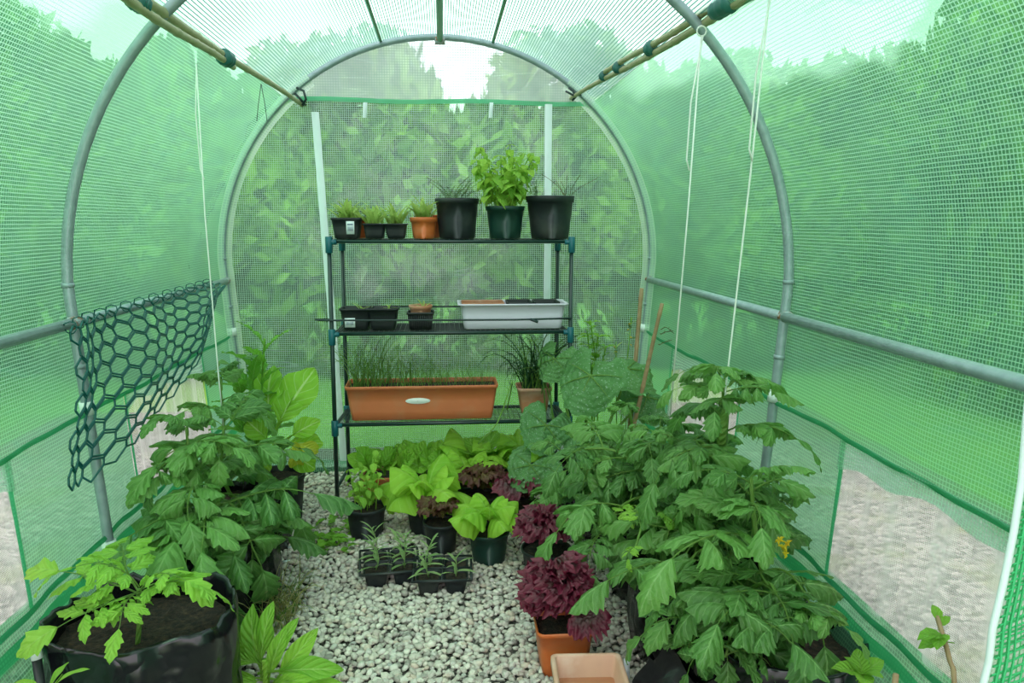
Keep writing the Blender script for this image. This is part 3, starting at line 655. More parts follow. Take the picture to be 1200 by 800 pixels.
def lerpl(pts, t):
    t = min(max(t, 0), .9999)*(len(pts)-1); i = int(t); return Vector(pts[i]).lerp(Vector(pts[i+1]), t-i)
def smooth(pts, n=12):
    pts = [Vector(p) for p in pts]; out = []
    for i in range(n+1):
        t = i/n*(len(pts)-1); k_ = min(int(t), len(pts)-2); f = t-k_; p0 = pts[max(k_-1, 0)]; p1 = pts[k_]; p2 = pts[k_+1]; p3 = pts[min(k_+2, len(pts)-1)]
        out.append(.5*((2*p1)+(p2-p0)*f+(2*p0-5*p1+4*p2-p3)*f*f+(3*p1-p0-3*p2+p3)*f**3))
    return out
# ------------------------------------------------------------------ pots
def ring(cx, cy, z, hx, hy, r, n=6, rz=0):
    P = []; r = min(r, hx, hy)
    for q, (sx, sy) in enumerate(((1, 1), (-1, 1), (-1, -1), (1, -1))):
        for i in range(n+1):
            a = q*PI/2+i/n*PI/2; x = sx*(hx-r)+r*math.cos(a); y = sy*(hy-r)+r*math.sin(a)
            P.append(Vector((cx+x*math.cos(rz)-y*math.sin(rz), cy+x*math.sin(rz)+y*math.cos(rz), z)))
    return P
def pot(parent, c, hx, hy, h, mat, rnd=None, taper=.78, rim=.018, lip=.004, soil=.82, rz=0, name='pot', ribs=0, foot=True):
    x, y, z = c; k_ = taper; rd = lambda f: (min(hx, hy)*f if rnd is None else rnd*f)
    L = [(.001, .001, 0, .0), (hx*k_-.006, hy*k_-.006, 0, 1), (hx*k_, hy*k_, .004, 1)]
    t = 1-rim/h; tx = hx*(k_+(1-k_)*t); ty = hy*(k_+(1-k_)*t)
    for q in (.3, .6): L.append((hx*(k_+(1-k_)*t*q), hy*(k_+(1-k_)*t*q), (h-rim)*q, 1))
    L += [(tx, ty, h-rim, 1), (tx+lip, ty+lip, h-rim+.001, 1), (hx+lip, hy+lip, h-.002, 1), (hx+lip-.0015, hy+lip-.0015, h, 1), (hx-.001, hy-.001, h-.001, 1), (hx-.003, hy-.003, h-.006, 1), (hx*(k_+(1-k_)*soil)-.003, hy*(k_+(1-k_)*soil)-.003, h*soil*.96, 1)]
    b = MB(); b.grid([ring(x, y, z+dz, a, c_, rd(1) if f else .001, 6, rz) for a, c_, dz, f in L], close=True)
    if ribs:
        for i in range(ribs):
            f = (i+.5)/ribs*2-1; b.box((x+f*hx*.9, y-hy*(k_+.5*(1-k_))-.001, z+h*.45), (.0015, .003, h*.38))
    p = b.build(name, M[mat] if mat in M else mat, parent)
    b = MB(); sx = hx*(k_+(1-k_)*soil)-.002; sy = hy*(k_+(1-k_)*soil)-.002; zs_ = z+h*soil; P = []
    for i in range(6):
        f = i/5; P.append([q+Vector((0, 0, (.35*min(h, .08))*.12*noise.noise(q*60)*(1-f*.5)-.004*f)) for q in ring(x, y, zs_, max(sx*f, .0005), max(sy*f, .0005), rd(.95*f) if f else .0004, 6, rz)])
    b.grid(P, close=True); b.build('soil', M['soil'], parent)
    return z+h*soil
def plabel(parent, c, w_, h_, d=.0012, bars=True):      # paper label with printed lines, facing the camera side (-y)
    b = MB(); b.box(c, (w_, d, h_)); o = b.build('paper_label', M['label'], parent); o['label'] = 'small white printed label'
    if bars:
        b = MB()
        for i in range(7): b.box((c[0]-w_*.6+i*w_*.2, c[1]-d-.0004, c[2]-h_*.15), (w_*.05, .0004, h_*.35))
        b.box((c[0], c[1]-d-.0004, c[2]+h_*.5), (w_*.7, .0004, h_*.12)); b.build('print', M['ink'], o, )
# ------------------------------------------------------------------ shelving
FY, BY, XL, XR = 3.20, 3.47, -.452, .531
SH = [1.122, .748, .366]
sh = thing('shelving_unit', ((XL+XR)/2, (FY+BY)/2, 0), 'dark green tubular shelving unit with teal connectors on the gravel by the end wall', 'shelf')
for y, dx in ((FY, 0), (BY, .018)):
    for x in (XL+dx, XR-dx):
        b = MB(); b.tube([(x, y, 0), (x, y, 1.11)], .0088, 10); b.build('post', M['frame'], sh)
for z in SH+[.10]:
    for y, dx in ((FY, 0), (BY, .018)):
        if z > .2 or y == BY: b = MB(); b.tube([(XL+dx, y, z-.006), (XR-dx, y, z-.006)], .0078, 8); b.build('crossbar', M['frame'], sh)
        for x in (XL+dx, XR-dx):
            if z > .2 : b = MB(); b.tube([(x, y, z-.052), (x, y, z-.050), (x, y, z+.012), (x, y, z+.014)], [.0125, .0145, .0145, .0125], 10); b.tube([(x, y, z-.008), (x+(.03 if x < 0 else -.03), y, z-.008)], .0105, 8); b.build('connector', M['teal'], sh)
    for x in (XL, XR):
        b = MB(); b.tube([(x, FY, z-.010), (x+(.018 if x < 0 else -.018), BY, z-.010)], .0078, 8); b.build('side_bar', M['frame'], sh)
    if z > .2:
        b = MB()
        for y in np.linspace(FY+.012, BY-.012, 14): b.tube([(XL+.01, y, z), (XR-.01, y, z)], .0016, 4, cap=False)
        for x in np.linspace(XL+.02, XR-.02, 46): b.tube([(x, FY, z+.0015), (x, BY, z+.0015)], .0014, 4, cap=False)
        b.build('wire_shelf', M['shelfwire'], sh)
b = MB(); b.tube([(XL-.05, FY-.02, .802), (XL, FY-.012, .800), (0, FY-.013, .797), (.3, FY-.013, .796), (XR, FY-.012, .800)], .0042, 6); b.tube([(XL+.018, BY-.0, .825), (0, BY, .822), (XR-.018, BY, .822)], .004, 6)
b.tube([(XL, FY, .801), (XL-.06, FY-.03, .806)], .005, 6); b.tube([(.36, FY-.02, .798), (.39, FY-.03, .788)], .006, 6)
tag(b.build('retaining_cord', M['tie']), 'thin black cord tied across the front and back of the second shelf', 'cord')

def SP(px, Y, z=None): return at(px, 300, Y=Y).x
T0 = SH[0]+.004; T1 = SH[1]+.004; T2 = SH[2]+.004
# top shelf
def tufts(parent, c, n, h, sp, meshes, el=(.7, 1.4), spread=None):
    for i in range(n):
        a = U_(0, 2*PI); r = U_(0, sp); p = Vector(c)+Vector((r*math.cos(a), r*math.sin(a), 0)); put(parent, meshes, p, U_(0, 2*PI), U_(*el), h*U_(.6, 1.15))
def sprigs(parent, c, n, h, sp, meshes, lsz, smat, lean=.35, gap=.012, twigr=.0011):
    for i in range(n):
        a = U_(0, 2*PI); r = U_(0, sp); p = Vector(c)+Vector((r*math.cos(a), r*math.sin(a), 0)); hh = h*U_(.55, 1.1)
        a2 = a+U_(-.5, .5); d = Vector((math.cos(a2)*lean*U_(.2, 1.2), math.sin(a2)*lean*U_(.2, 1.2), 1)); pts = smooth([p, p+d*hh*.5+Vector((U_(-.01, .01), 0, 0)), p+Vector((d.x*1.6*hh, d.y*1.6*hh, hh*.97))], 5)
        stem(parent, pts, twigr, smat, 'twig', 4); m_ = max(2, int(hh/gap))
        for k_ in range(m_):
            q = lerpl(pts, .2+.8*k_/m_); a3 = k_*2.4+i
            for da in (0, PI): put(parent, meshes, q, a3+da, U_(.0, .7), lsz*U_(.7, 1.2)*(1-.3*k_/m_))
e = thing('potted_seedlings', (SP(408, 3.28), 3.28, T0), 'square black pot with a white label, leftmost on the top shelf', 'plant pot')
x = SP(408, 3.28); zt = pot(e, (x, 3.28, T0), .058, .052, .085, 'black', .012, .82, .012, .003); tufts(e, (x, 3.28, zt), 38, .11, .04, LV['seedling'], (.85, 1.5)); plabel(e, (x+.018, 3.2265, T0+.045), .016, .026)
e = thing('plant_pot', (SP(417, 3.37), 3.37, T0), 'orange round pot half hidden behind the labelled black pot on the top shelf', 'plant pot')
x = SP(419, 3.37); zt = pot(e, (x, 3.37, T0), .052, .052, .082, 'orange'); tufts(e, (x, 3.37, zt), 12, .07, .03, LV['seedling'], (.9, 1.5))
for px, lb in ((440, 'small square black pot of seedlings, left one of the pair on the top shelf'), (465, 'small square black pot of seedlings, right one of the pair on the top shelf')):
    x = SP(px, 3.28); e = thing('potted_seedlings', (x, 3.28, T0), lb, 'plant pot'); zt = pot(e, (x, 3.28, T0), .044, .044, .062, 'black', .010, .8, .006, .004)
    tufts(e, (x, 3.28, zt), 38, .11, .032, LV['seedling'], (.9, 1.5))
x = SP(497, 3.28); e = thing('potted_seedlings', (x, 3.28, T0), 'orange round pot of pale seedlings in front, centre left of the top shelf', 'plant pot'); zt = pot(e, (x, 3.28, T0), .054, .054, .088, 'orange', taper=.8, rim=.020); tufts(e, (x, 3.28, zt), 38, .115, .034, LV['seedling'], (.95, 1.5))
x = SP(505, 3.39); e = thing('plant_pot', (x, 3.39, T0), 'second orange pot tucked behind the orange pot of seedlings on the top shelf', 'plant pot'); pot(e, (x, 3.39, T0), .052, .052, .098, 'orange')
x = SP(536, 3.30); e = thing('potted_herb', (x, 3.30, T0), 'large black pot of straggly low thyme on the top shelf, left of the leafy basil', 'plant pot'); zt = pot(e, (x, 3.30, T0), .088, .088, .165, 'black', taper=.84, rim=.022, soil=.93); sprigs(e, (x-.02, 3.3, zt), 22, .09, .06, LV['thyme'], .014, 'thyme', .9)
x = SP(592, 3.28); e = thing('potted_basil', (x, 3.28, T0), 'dark green pot with the tall bushy basil on the top shelf', 'plant pot'); zt = pot(e, (x, 3.28, T0), .078, .078, .134, 'dkgreen', taper=.82, rim=.020, soil=.93)
def basil(e, c, n, h, sp, ls, grow=.25, gap=.026):
    for i in range(n):
        a = i*2.4+U_(-.3, .3); r = sp*math.sqrt((i+.5)/n); p = Vector(c)+Vector((r*math.cos(a), r*math.sin(a), 0)); hh = h*(1-.45*(r/sp))*U_(.85, 1.1)
        pts = smooth([p, p+Vector((math.cos(a)*hh*grow*.5, math.sin(a)*hh*grow*.5, hh*.5)), p+Vector((math.cos(a)*hh*grow*1.3, math.sin(a)*hh*grow*1.3, hh))], 7)
        stem(e, pts, .0022, 'basil', 'stem', 5); m_ = int(hh/gap)
        for k_ in range(2, m_+1):
            q = lerpl(pts, k_/m_); a3 = k_*PI/2+i
            for da in (0, PI): put(e, LV['basil'], q, a3+da, U_(-.35, .35), ls*U_(.7, 1.15)*(1 if k_ < m_-1 else .7))
basil(e, (x, 3.28, zt), 13, .28, .055, .072, .34, .026)
basil(e, (x-.005, 3.28, zt), 2, .345, .012, .068, .06, .026)
basil(e, (x-.03, 3.28, zt), 1, .34, .01, .055, .32, .03)
x = SP(644, 3.28); e = thing('potted_herb', (x, 3.28, T0), 'large black pot with sparse wiry sprigs at the right end of the top shelf', 'plant pot'); zt = pot(e, (x, 3.28, T0), .098, .098, .176, 'black', taper=.8, rim=.026, soil=.93)
sprigs(e, (x-.06, 3.28, zt), 7, .075, .02, LV['thyme'], .013, 'thyme', .3); sprigs(e, (x+.07, 3.28, zt), 6, .10, .025, LV['thyme'], .012, 'drybrown', .9)
# second shelf
for px, lb, lab in ((416, 'square black pot with a white printed label, left end of the second shelf', True), (448, 'square black pot with a small seedling, beside the labelled pot on the second shelf', False)):
    x = SP(px, 3.27); e = thing('plant_pot', (x, 3.27, T1), lb, 'plant pot'); zt = pot(e, (x, 3.27, T1), .062, .058, .092, 'black', .012, .78, .010, .004, soil=.9)
    tufts(e, (x+.02, 3.27, zt), 8, .05, .01, LV['seedling'], (.2, 1.3))
    if lab: plabel(e, (x-.022, 3.2145, T1+.034), .021, .019)
x = SP(492, 3.27); e = thing('ribbed_pot', (x, 3.27, T1), 'square ribbed black pot holding a small orange pot on the second shelf', 'plant pot'); pot(e, (x, 3.27, T1), .054, .054, .074, 'black', .008, .84, .010, .003, ribs=11, soil=.3)
e = thing('small_pot', (x, 3.27, T1+.024), 'small round orange pot with a sprout, nested in the ribbed black pot', 'plant pot'); zt = pot(e, (x, 3.27, T1+.024), .046, .046, .076, 'clay', taper=.75, rim=.016); tufts(e, (x+.01, 3.27, zt), 7, .05, .005, LV['seedling'], (.3, 1.4))
x0, x1 = SP(536, 3.28), SP(664, 3.28); xc = (x0+x1)/2; hw = (x1-x0)/2
e = thing('trough', (xc, 3.30, T1), 'pale lilac plastic trough holding dark trays on the right of the second shelf', 'trough'); pot(e, (xc, 3.30, T1), hw-.010, .085, .108, 'lilac', .02, .93, .008, .012, soil=.4, name='body')
e = thing('orange_tray', (xc-.10, 3.30, T1+.05), 'shallow orange tray sunk in the left of the lilac trough', 'tray'); pot(e, (xc-.125, 3.30, T1+.050), .088, .066, .060, 'clay', .01, .95, .008, .002, soil=.75)
for q, lb in ((.03, 'black seed tray sunk in the middle of the lilac trough'), (.145, 'black seed tray sunk in the right end of the lilac trough')):
    e = thing('seed_tray', (xc+q, 3.30, T1+.05), lb, 'tray'); pot(e, (xc+q, 3.30, T1+.050), .052, .066, .062, 'black', .01, .95, .008, .002, soil=.8)
# third shelf: long terracotta trough with chive seedlings
x0, x1 = at(404, 470, Y=3.22).x, at(584, 470, Y=3.22).x; xc = (x0+x1)/2; hw = (x1-x0)/2-.004
e = thing('planter_trough', (xc, 3.30, T2), 'long terracotta plastic trough of fine chive seedlings on the third shelf', 'trough')
zt = pot(e, (xc, 3.30, T2), hw, .085, .148, 'terra', .014, .93, .016, .004, soil=.9)
b = MB(); b.grid([[(xc-.018+.052*f*math.cos(a), 3.2135-.003*(1-f*f), T2+.084+.013*f*math.sin(a)) for a in np.linspace(0, 2*PI, 25)[:-1]] for f in (1, .85, .5, .05)], close=True); p_ = b.build('oval_plaque', M['silver'], e); p_['label'] = 'blank silver oval plaque'
def blade(seed, L=1., bend=.8, mat='grass', r=.006):
    rd = random.Random(seed); b = MB(); p = Vector((0, 0, 0)); th = rd.uniform(1.3, 1.57); pts = []; n = 7
    for i in range(n+1): pts.append(p.copy()); th -= bend*(i/n)*.45*rd.uniform(.6, 1.4); p = p+Vector((0, math.cos(th), math.sin(th)))*L/n
    b.tube(pts, [r*(1-.75*i/n) for i in range(n+1)], 3, cap=False); return b.mesh('blade', LM[mat])
GB = [blade(i, 1, .2+.25*i, r=.010) for i in range(6)]; GD = [blade(i, 1, .7+.4*i, 'dkgrass', .0105) for i in range(6)]; DG = [blade(i, 1, .3+.35*i, 'dry', .013) for i in range(6)]
for i in range(230):
    f = R.random()**1.25; put(e, GB, (xc-hw*.93+2*hw*.93*f, 3.30+U_(-.06, .06), zt), U_(0, 6.3), U_(-.15, .1), (.10+.13*(1-f))*U_(.55, 1.2), name='blade')
for i in range(26): put(e, GB, (xc+U_(-hw, hw)*.9, 3.225, zt+.01), PI+U_(-1.2, 1.2), U_(-.6, -.2), U_(.05, .10), name='blade')
# chives in a pot at the right of the third shelf
x = at(625, 480, Y=3.3).x
e = thing('potted_chives', (x, 3.30, T2), 'clay pot of arching dark onion chives on the third shelf, beside the shelf post', 'plant pot'); zt = pot(e, (x, 3.30, T2), .072, .068, .125, 'clay', .02, .72, .016, .003)
for i in range(60): put(e, GD, (x+U_(-.04, .04), 3.30+U_(-.04, .04), zt), U_(0, 6.3), U_(-.35, .1), U_(.16, .42), name='blade')
for i in range(24): put(e, GB, (x+U_(-.05, .06), 3.27+U_(-.04, .04), zt), U_(0, 6.3), U_(-.4, .1), U_(.15, .35), name='blade')
for (a, c_) in (((640, 455), (648, 545)), ((633, 458), (640, 555)), ((598, 470), (560, 520)), ((636, 470), (652, 500))):
    pts = smooth([at(a[0]-4, a[1]+10, Y=3.27), at(a[0]+2, a[1]-22, Y=3.2), at((a[0]+c_[0])/2+4, (a[1]+c_[1])/2, Y=3.12), at(c_[0], c_[1], Y=3.1)], 9); b = MB(); b.tube(pts, .0028, 5); b.build('blade', LM['grass'], e)
# ------------------------------------------------------------------ floor pots around the shelving
def loose(parent, c, n, size, meshes, el=(.2, 1.2), rad=.02, az=None):
    for i in range(n):
        a = i*2.399+U_(-.2, .2) if az is None else az+U_(-1, 1); f = (i+.5)/n; r = rad*U_(.3, 1)
        put(parent, meshes, Vector(c)+Vector((r*math.cos(a), r*math.sin(a), 0)), a-PI/2, el[1]+(el[0]-el[1])*f+U_(-.12, .12), size*U_(.75, 1.15)*(.65+.35*f))
def trough(px0, px1, Y, py_top, mat, lb):
    a, c_ = at(px0, py_top, Y=Y-.07), at(px1, py_top, Y=Y-.07); xc = (a.x+c_.x)/2; hw = (c_.x-a.x)/2
    e = thing('planter_trough', (xc, Y, .012), lb, 'trough'); zt = pot(e, (xc, Y, .012), hw, .075, a.z-.012, mat, .014, .92, .016, .004, soil=.9); return e, xc, hw, zt
e, xc, hw, zt = trough(424, 538, 3.30, 560, 'terra', 'terracotta trough of bright radish leaves on the ground beneath the left of the shelving')
for i in range(7):
    x = xc-hw*.85+i*hw*.28; s_ = stem(e, smooth([(x, 3.30, zt-.01), (x+.004, 3.295, zt+.02), (x, 3.29, zt+.035)], 3), .006, 'radish', 'radish_plant')
    for k_ in range(7): o = face(s_, LV['radish'], Vector((x, 3.29-.01*(k_ % 2), zt+.02)), Vector((x+U_(-.08, .08), 3.27+U_(-.06, .04), zt+U_(.05, .17))), U_(.09, .145), side=U_(-1.5, 1.5), up=U_(.1, 1.2))
e, xc2, hw2, zt = trough(543, 622, 3.30, 553, 'clay', 'clay coloured trough of leafy greens on the ground beneath the right of the shelving')
for i in range(5):
    x = xc2-hw2*.8+i*hw2*.4; s_ = stem(e, smooth([(x, 3.30, zt-.01), (x+.004, 3.295, zt+.03), (x, 3.29, zt+.05)], 3), .006, 'lettuce', 'salad_plant')
    for k_ in range(7): put(s_, LV['radish' if i % 2 else 'lettuce'], Vector((x, 3.29, zt+.03)), k_*2.4+i, U_(.5, 1.2), U_(.12, .19))
# basil pot at the left foot of the shelving
p = at(428, 636, z=0); p.y += .06
e = thing('potted_basil', p, 'round black pot of thin basil on the gravel at the left foot of the shelving', 'plant pot'); zt = pot(e, p, .074, .074, .125, 'black', taper=.8, rim=.016, soil=.92)
basil(e, (p.x, p.y, zt), 8, .24, .05, .052, .10, .026)
# module trays in front
def celltray(c, lb, rz, nx, ny, cw, kinds):
    e = thing('module_tray', c, lb, 'seed tray'); h = .062; cr_, sr = math.cos(rz), math.sin(rz)
    def loc(u, v): return (c[0]+u*cr_-v*sr, c[1]+u*sr+v*cr_)
    for i in range(nx):
        for j in range(ny):
            u = (i-(nx-1)/2)*cw; v = (j-(ny-1)/2)*cw; x, y = loc(u, v)
            zt = pot(e, (x, y, .004), cw*.43, cw*.43, h, 'black', .012, .72, .004, .002, soil=.86, rz=rz, name='cell')
            kd = kinds[j][i]
            if kd:
                pts = smooth([(x, y, zt), (x+U_(-.01, .01), y, zt+kd*.5), (x+U_(-.02, .02), y+U_(-.02, .02), zt+kd)], 5); s_ = stem(e, pts, .0022, 'sage', 'seedling', 5)
                m_ = int(kd/.0075)
                for k_ in range(m_):
                    f = k_/m_; put(s_, LV['sage'], lerpl(pts, .05+.95*f), k_*2.2, U_(.1, .5)+f*.7, U_(.055, .085)*(1-.35*f))
    b = MB(); hx, hy = nx*cw/2+.006, ny*cw/2+.006
    for (u0, v0, u1, v1) in [(-hx, -hy, hx, -hy), (hx, -hy, hx, hy), (hx, hy, -hx, hy), (-hx, hy, -hx, -hy)]+([(0, -hy, 0, hy)])+[(-hx, 0, hx, 0)]:
        a, d = loc(u0, v0), loc(u1, v1); b.tube([(*a, h+.004), (*d, h+.004)], .0042, 6)
    b.build('rim', M['black'], e)
pa = at(455, 692, z=0); pb = at(519, 702, z=0)
celltray((pa.x-.0, pa.y+.085, 0), 'black four-cell tray of narrow grey-green seedlings on the gravel, the left tray', .10, 2, 2, .092, [[.10, .12], [.11, .08]])
celltray((pb.x, pb.y+.085, 0), 'black four-cell tray of narrow grey-green seedlings on the gravel, the right tray', -.03, 2, 2, .088, [[.13, .07], [.05, 0]])
# butter lettuces and red lettuces between trays and shelving
def lettuce_pot(px, py, Y, pr, ph, mat, lb, kind, n, size, dz=0, el=(.05, 1.2), name='potted_lettuce'):
    x = at(px, py, Y=Y).x; e = thing(name, (x, Y, 0), lb, 'plant pot'); zt = pot(e, (x, Y, .006), pr, pr, ph, mat, taper=.8, rim=.014, soil=.93)
    loose(e, (x, Y, zt+dz), n, size, kind, el, .02); return e, x, zt
lettuce_pot(573, 668, 2.62, .070, .115, 'dkgreen', 'dark green pot of bright butter lettuce on the gravel right of the seed trays', LV['lettuce'], 15, .16, .05)
lettuce_pot(500, 640, 2.90, .075, .11, 'black', 'black pot of large bright lettuce leaves behind the seed trays', LV['lettuce'], 14, .21, .05, (.1, 1.2))
lettuce_pot(517, 625, 2.72, .062, .115, 'black', 'black pot of small red lettuce directly behind the seed trays', FR['redgreen'], 15, .11, .02, (.1, 1.3), 'potted_red_lettuce')
lettuce_pot(565, 585, 3.00, .07, .11, 'black', 'black pot of red and green lettuce behind the butter lettuce', FR['redgreen'], 15, .14, .03, (.1, 1.3), 'potted_red_lettuce')
lettuce_pot(615, 610, 2.86, .07, .12, 'black', 'black pot of dark red lettuce half hidden under the right-hand tomato leaves', FR['red'], 15, .14, .03, (.1, 1.3), 'potted_red_lettuce')
lettuce_pot(640, 660, 2.42, .08, .13, 'black', 'pot of tall dark red lettuce directly behind the orange pot', FR['red'], 26, .15, .05, (.0, 1.35), 'potted_red_lettuce')
lettuce_pot(548, 585, 3.12, .06, .12, 'dkgreen', 'dark green pot of pale lettuce among the pots beneath the shelving', LV['lettuce'], 10, .16, .06)
# the red frilly lettuce in the orange pot
p = at(662, 796, z=0); x, y = p.x, p.y+.055
e = thing('potted_red_lettuce', (x, y, 0), 'square orange pot overflowing with frilly dark red lettuce near the front', 'plant pot')
zt = pot(e, (x, y, .006), .073, .073, .135, 'orange', .018, .80, .014, .003, soil=.85)
for i in range(44):
    a = i*2.399; f = i/43; lv = U_(.0, .10); put(e, FR['red'], Vector((x-.015+.02*math.cos(a), y+.02+.02*math.sin(a), zt+.03+lv*(1-f))), a-PI/2, 1.2-1.05*f+U_(-.25, .25), U_(.10, .14), U_(-.6, .6))
put(e, FR['red'], Vector((x+.04, y-.03, zt+.05)), PI+.3, -.35, .12)
# empty clay pots at the bottom edge
p = at(690, 784, z=.128); x, y = p.x, p.y-.01
e = thing('square_clay_pot', (x, y, 0), 'empty pale square clay pot cut by the bottom edge of the photograph', 'plant pot')
b = MB(); hx = .088
L = [(.001, 0, .001), (hx*.78, 0, .012), (hx*.96, .11, .015), (hx, .110, .016), (hx, .128, .016), (hx-.003, .130, .014), (hx-.009, .130, .012), (hx-.012, .126, .010), (hx*.70, .012, .008), (.001, .010, .001)]
b.grid([ring(x, y, z_, a, a*.92, r_, 6, -.05) for a, z_, r_ in L], close=True); b.build('pot_wall', M['pale_clay'], e)
b = MB(); b.grid([ring(x, y, z_, a, a*.92, .012, 6, -.05) for a, z_ in ((.001, .072), (.05, .074), (hx*.845, .073))], close=True); b.build('soil', M['clay'], e)
b = MB(); q = at(734, 795, z=.05); b.box((q.x, q.y, .055), (.0075, .0012, .05)); tag(b.build('plant_tag', M['label']), 'pale plastic plant tag standing right of the empty clay pot', 'plant tag')
for px, py, lb in ((343, 641, 'small white plastic tag on the gravel by the left tomato, the farther one'), (336, 658, 'small white plastic tag on the gravel by the left tomato, the nearer one')):
    q = at(px, py, z=.012); b = MB(); b.grid([ring(q.x, q.y, .010+z_, a, a*.6, .006, 4, .4) for a, z_ in ((.001, 0), (.013, 0), (.014, .002), (.013, .005), (.001, .006))], close=True); tag(b.build('plastic_tag', M['label']), lb, 'tag')

# ------------------------------------------------------------------ grow bags
def bag(parent, c, r, h, soil=.72, seed=0, sy=1., roll=.03, wrinkle=1.):
    x, y = c[0], c[1]; n = 72; P = []; so = Vector((seed*7.3, 0, 0))
    L = [(.02, .0), (.86, .003), (1.0, .05), (1.05, .25), (1.06, .5), (1.03, .75), (1.0, .9), (.985, .97), (.965, 1.0), (.94, .985), (.925, .93), (.93, .84), (.93, soil-.03)]
    for k_, (f, t) in enumerate(L):
        row = []
        for j in range(n):
            a = 2*PI*j/n; q = Vector((math.cos(a)*1.6, math.sin(a)*1.6, t*2.2))+so
            w1 = noise.noise(q*1.1); w2 = noise.noise(Vector((math.cos(a)*5, math.sin(a)*5, t*1.3+seed))); w3 = 1-abs(noise.noise(Vector((math.cos(a)*4+t*1.5, math.sin(a)*4, t*2.5+seed))))*2
            am = r*wrinkle*(.07*w1+.055*w2+.035*w3)*(1 if k_ > 1 else .3)
            inner = 1 if k_ < 9 else 0.9
            zz_ = h*t+(.09*h*noise.noise(Vector((math.cos(a)*1.5, math.sin(a)*1.5, seed)))+.05*h*w2)*(t if t > .6 else 0)
            row.append((x+(r*f+am*inner)*math.cos(a), y+sy*(r*f+am*inner)*math.sin(a), max(.002, zz_)))
        P.append(row)
    b = MB(); b.grid(P, close=True); b.build('plastic_bag', M['bag'], parent)
    b = MB(); b.grid([[(x+r*f*math.cos(a), y+sy*r*f*math.sin(a), h*soil+.012*noise.noise(Vector((f*9*math.cos(a), f*9*math.sin(a), seed)))+.01*(1-f)) for a in np.linspace(0, 2*PI, 41)[:-1]] for f in np.linspace(.01, .97, 9)], close=True); b.build('compost', M['soil'], parent)
    return h*soil
def tomato(e, pts, n, size, meshes=TOM, r0=.008, start=.12, azc=None, azs=PI, el=(.1, .5), sm=None, gaz=2.4):
    pp = smooth(pts, 14); stem(e, pp, [r0*(1-.55*i/14) for i in range(15)]); ph = U_(0, 6)
    for i in range(n):
        f = start+(1-start)*i/(n-1); q = lerpl(pp, f); a = ph+i*gaz if azc is None else azc+((i*gaz) % (2*PI)-PI)/PI*azs
        s_ = size*U_(.8, 1.15)*(1-.5*max(0, f-.6)/.4); put(e, meshes, q, a-PI/2, U_(*el)+.35*max(0, f-.75)/.25, s_, U_(-.25, .25))
    return pp
# left, nearest: young tomato in an open bag
e = thing('young_tomato_plant', (-.70, 1.76, 0), 'young bright green tomato plant in the open black grow bag at the lower left', 'plant')
zt = bag(e, (-.70, 1.765), .20, .31, .80, 1, .93, wrinkle=1.7)
p = at(160, 757, z=zt); tp = at(163, 690, Y=p.y)
stem(e, smooth([p-Vector((0, 0, .01)), p.lerp(tp, .5)+Vector((.004, 0, 0)), tp], 5), .006)
for px, py, sz, el, k_ in ((95, 680, .19, .35, 0), (130, 655, .20, .5, 1), (185, 650, .17, .7, 2), (215, 668, .17, .3, 0), (205, 705, .17, .0, 1), (165, 715, .14, -.1, 3), (150, 672, .17, .9, 2), (120, 700, .18, -.1, 0)):
    q = at(px, py, Y=p.y+U_(-.05, .02))-tp; az = math.atan2(U_(-.6, .6)*.15, q.x); put(e, TOMY[k_], tp.lerp(p, U_(0, .2))+Vector((0, 0, .01)), az-PI/2, el+.1, sz*1.15, U_(-.4, 0))
# left, second: big tomato in a black bag
e = thing('tomato_plant', (-.70, 2.35, 0), 'bushy dark green tomato plant in a black bag against the left wall', 'plant')
zt = bag(e, (-.70, 2.36), .17, .25, .8, 2)
tomato(e, [(-.69, 2.36, zt-.02), at(250, 640, Y=2.36), at(258, 560, Y=2.38), at(262, 500, Y=2.40)], 16, .36)
tomato(e, [(-.71, 2.34, zt-.02), at(240, 620, Y=2.30), at(225, 560, Y=2.30), at(218, 500, Y=2.32)], 12, .30, el=(.0, .5))
for px, py, Yb, sz, el in ((290, 570, 2.15, .36, .1), (235, 600, 2.1, .34, .1), (330, 560, 2.3, .34, .2), (180, 600, 2.15, .34, .1), (270, 640, 2.1, .26, -.3)):
    q = at(260, 590, Y=2.3); d = at(px, py, Y=Yb)-q; put(e, TOM, q, math.atan2(d.y, d.x)-PI/2, el, sz)
# left, third: pot of chard and mustard gone leafy
q = at(322, 560, z=.20); x, y = q.x, q.y+.05
e = thing('potted_chard', (x, y, 0), 'black pot of broad bright chard with yellowing lower leaves by the left end corner', 'plant pot')
zt = pot(e, (x, y, .004), .105, .105, .20, 'black', taper=.84, rim=.02, soil=.9)
c0 = Vector((x, y, zt+.03))
for a_, b_, dy in (((325, 500), (362, 428), 0), ((318, 500), (300, 425), .02), ((322, 505), (345, 455), -.03), ((330, 520), (378, 515), -.06), ((330, 525), (372, 548), -.08), ((320, 520), (285, 490), -.04), ((335, 515), (370, 490), -.05), ((318, 525), (300, 560), -.08), ((325, 500), (335, 440), .04)):
    face(e, LV['chard'], at(*a_, Y=y+dy*.5), at(*b_, Y=y+dy), up=.5 if b_[1] > 480 else .1, side=U_(-.4, .4))
for a_, b_ in (((338, 515), (358, 540)), ((340, 525), (352, 562)), ((345, 518), (368, 528))):
    face(e, LV['yellow'], at(*a_, Y=y-.09), at(*b_, Y=y-.12), .115, up=.3)
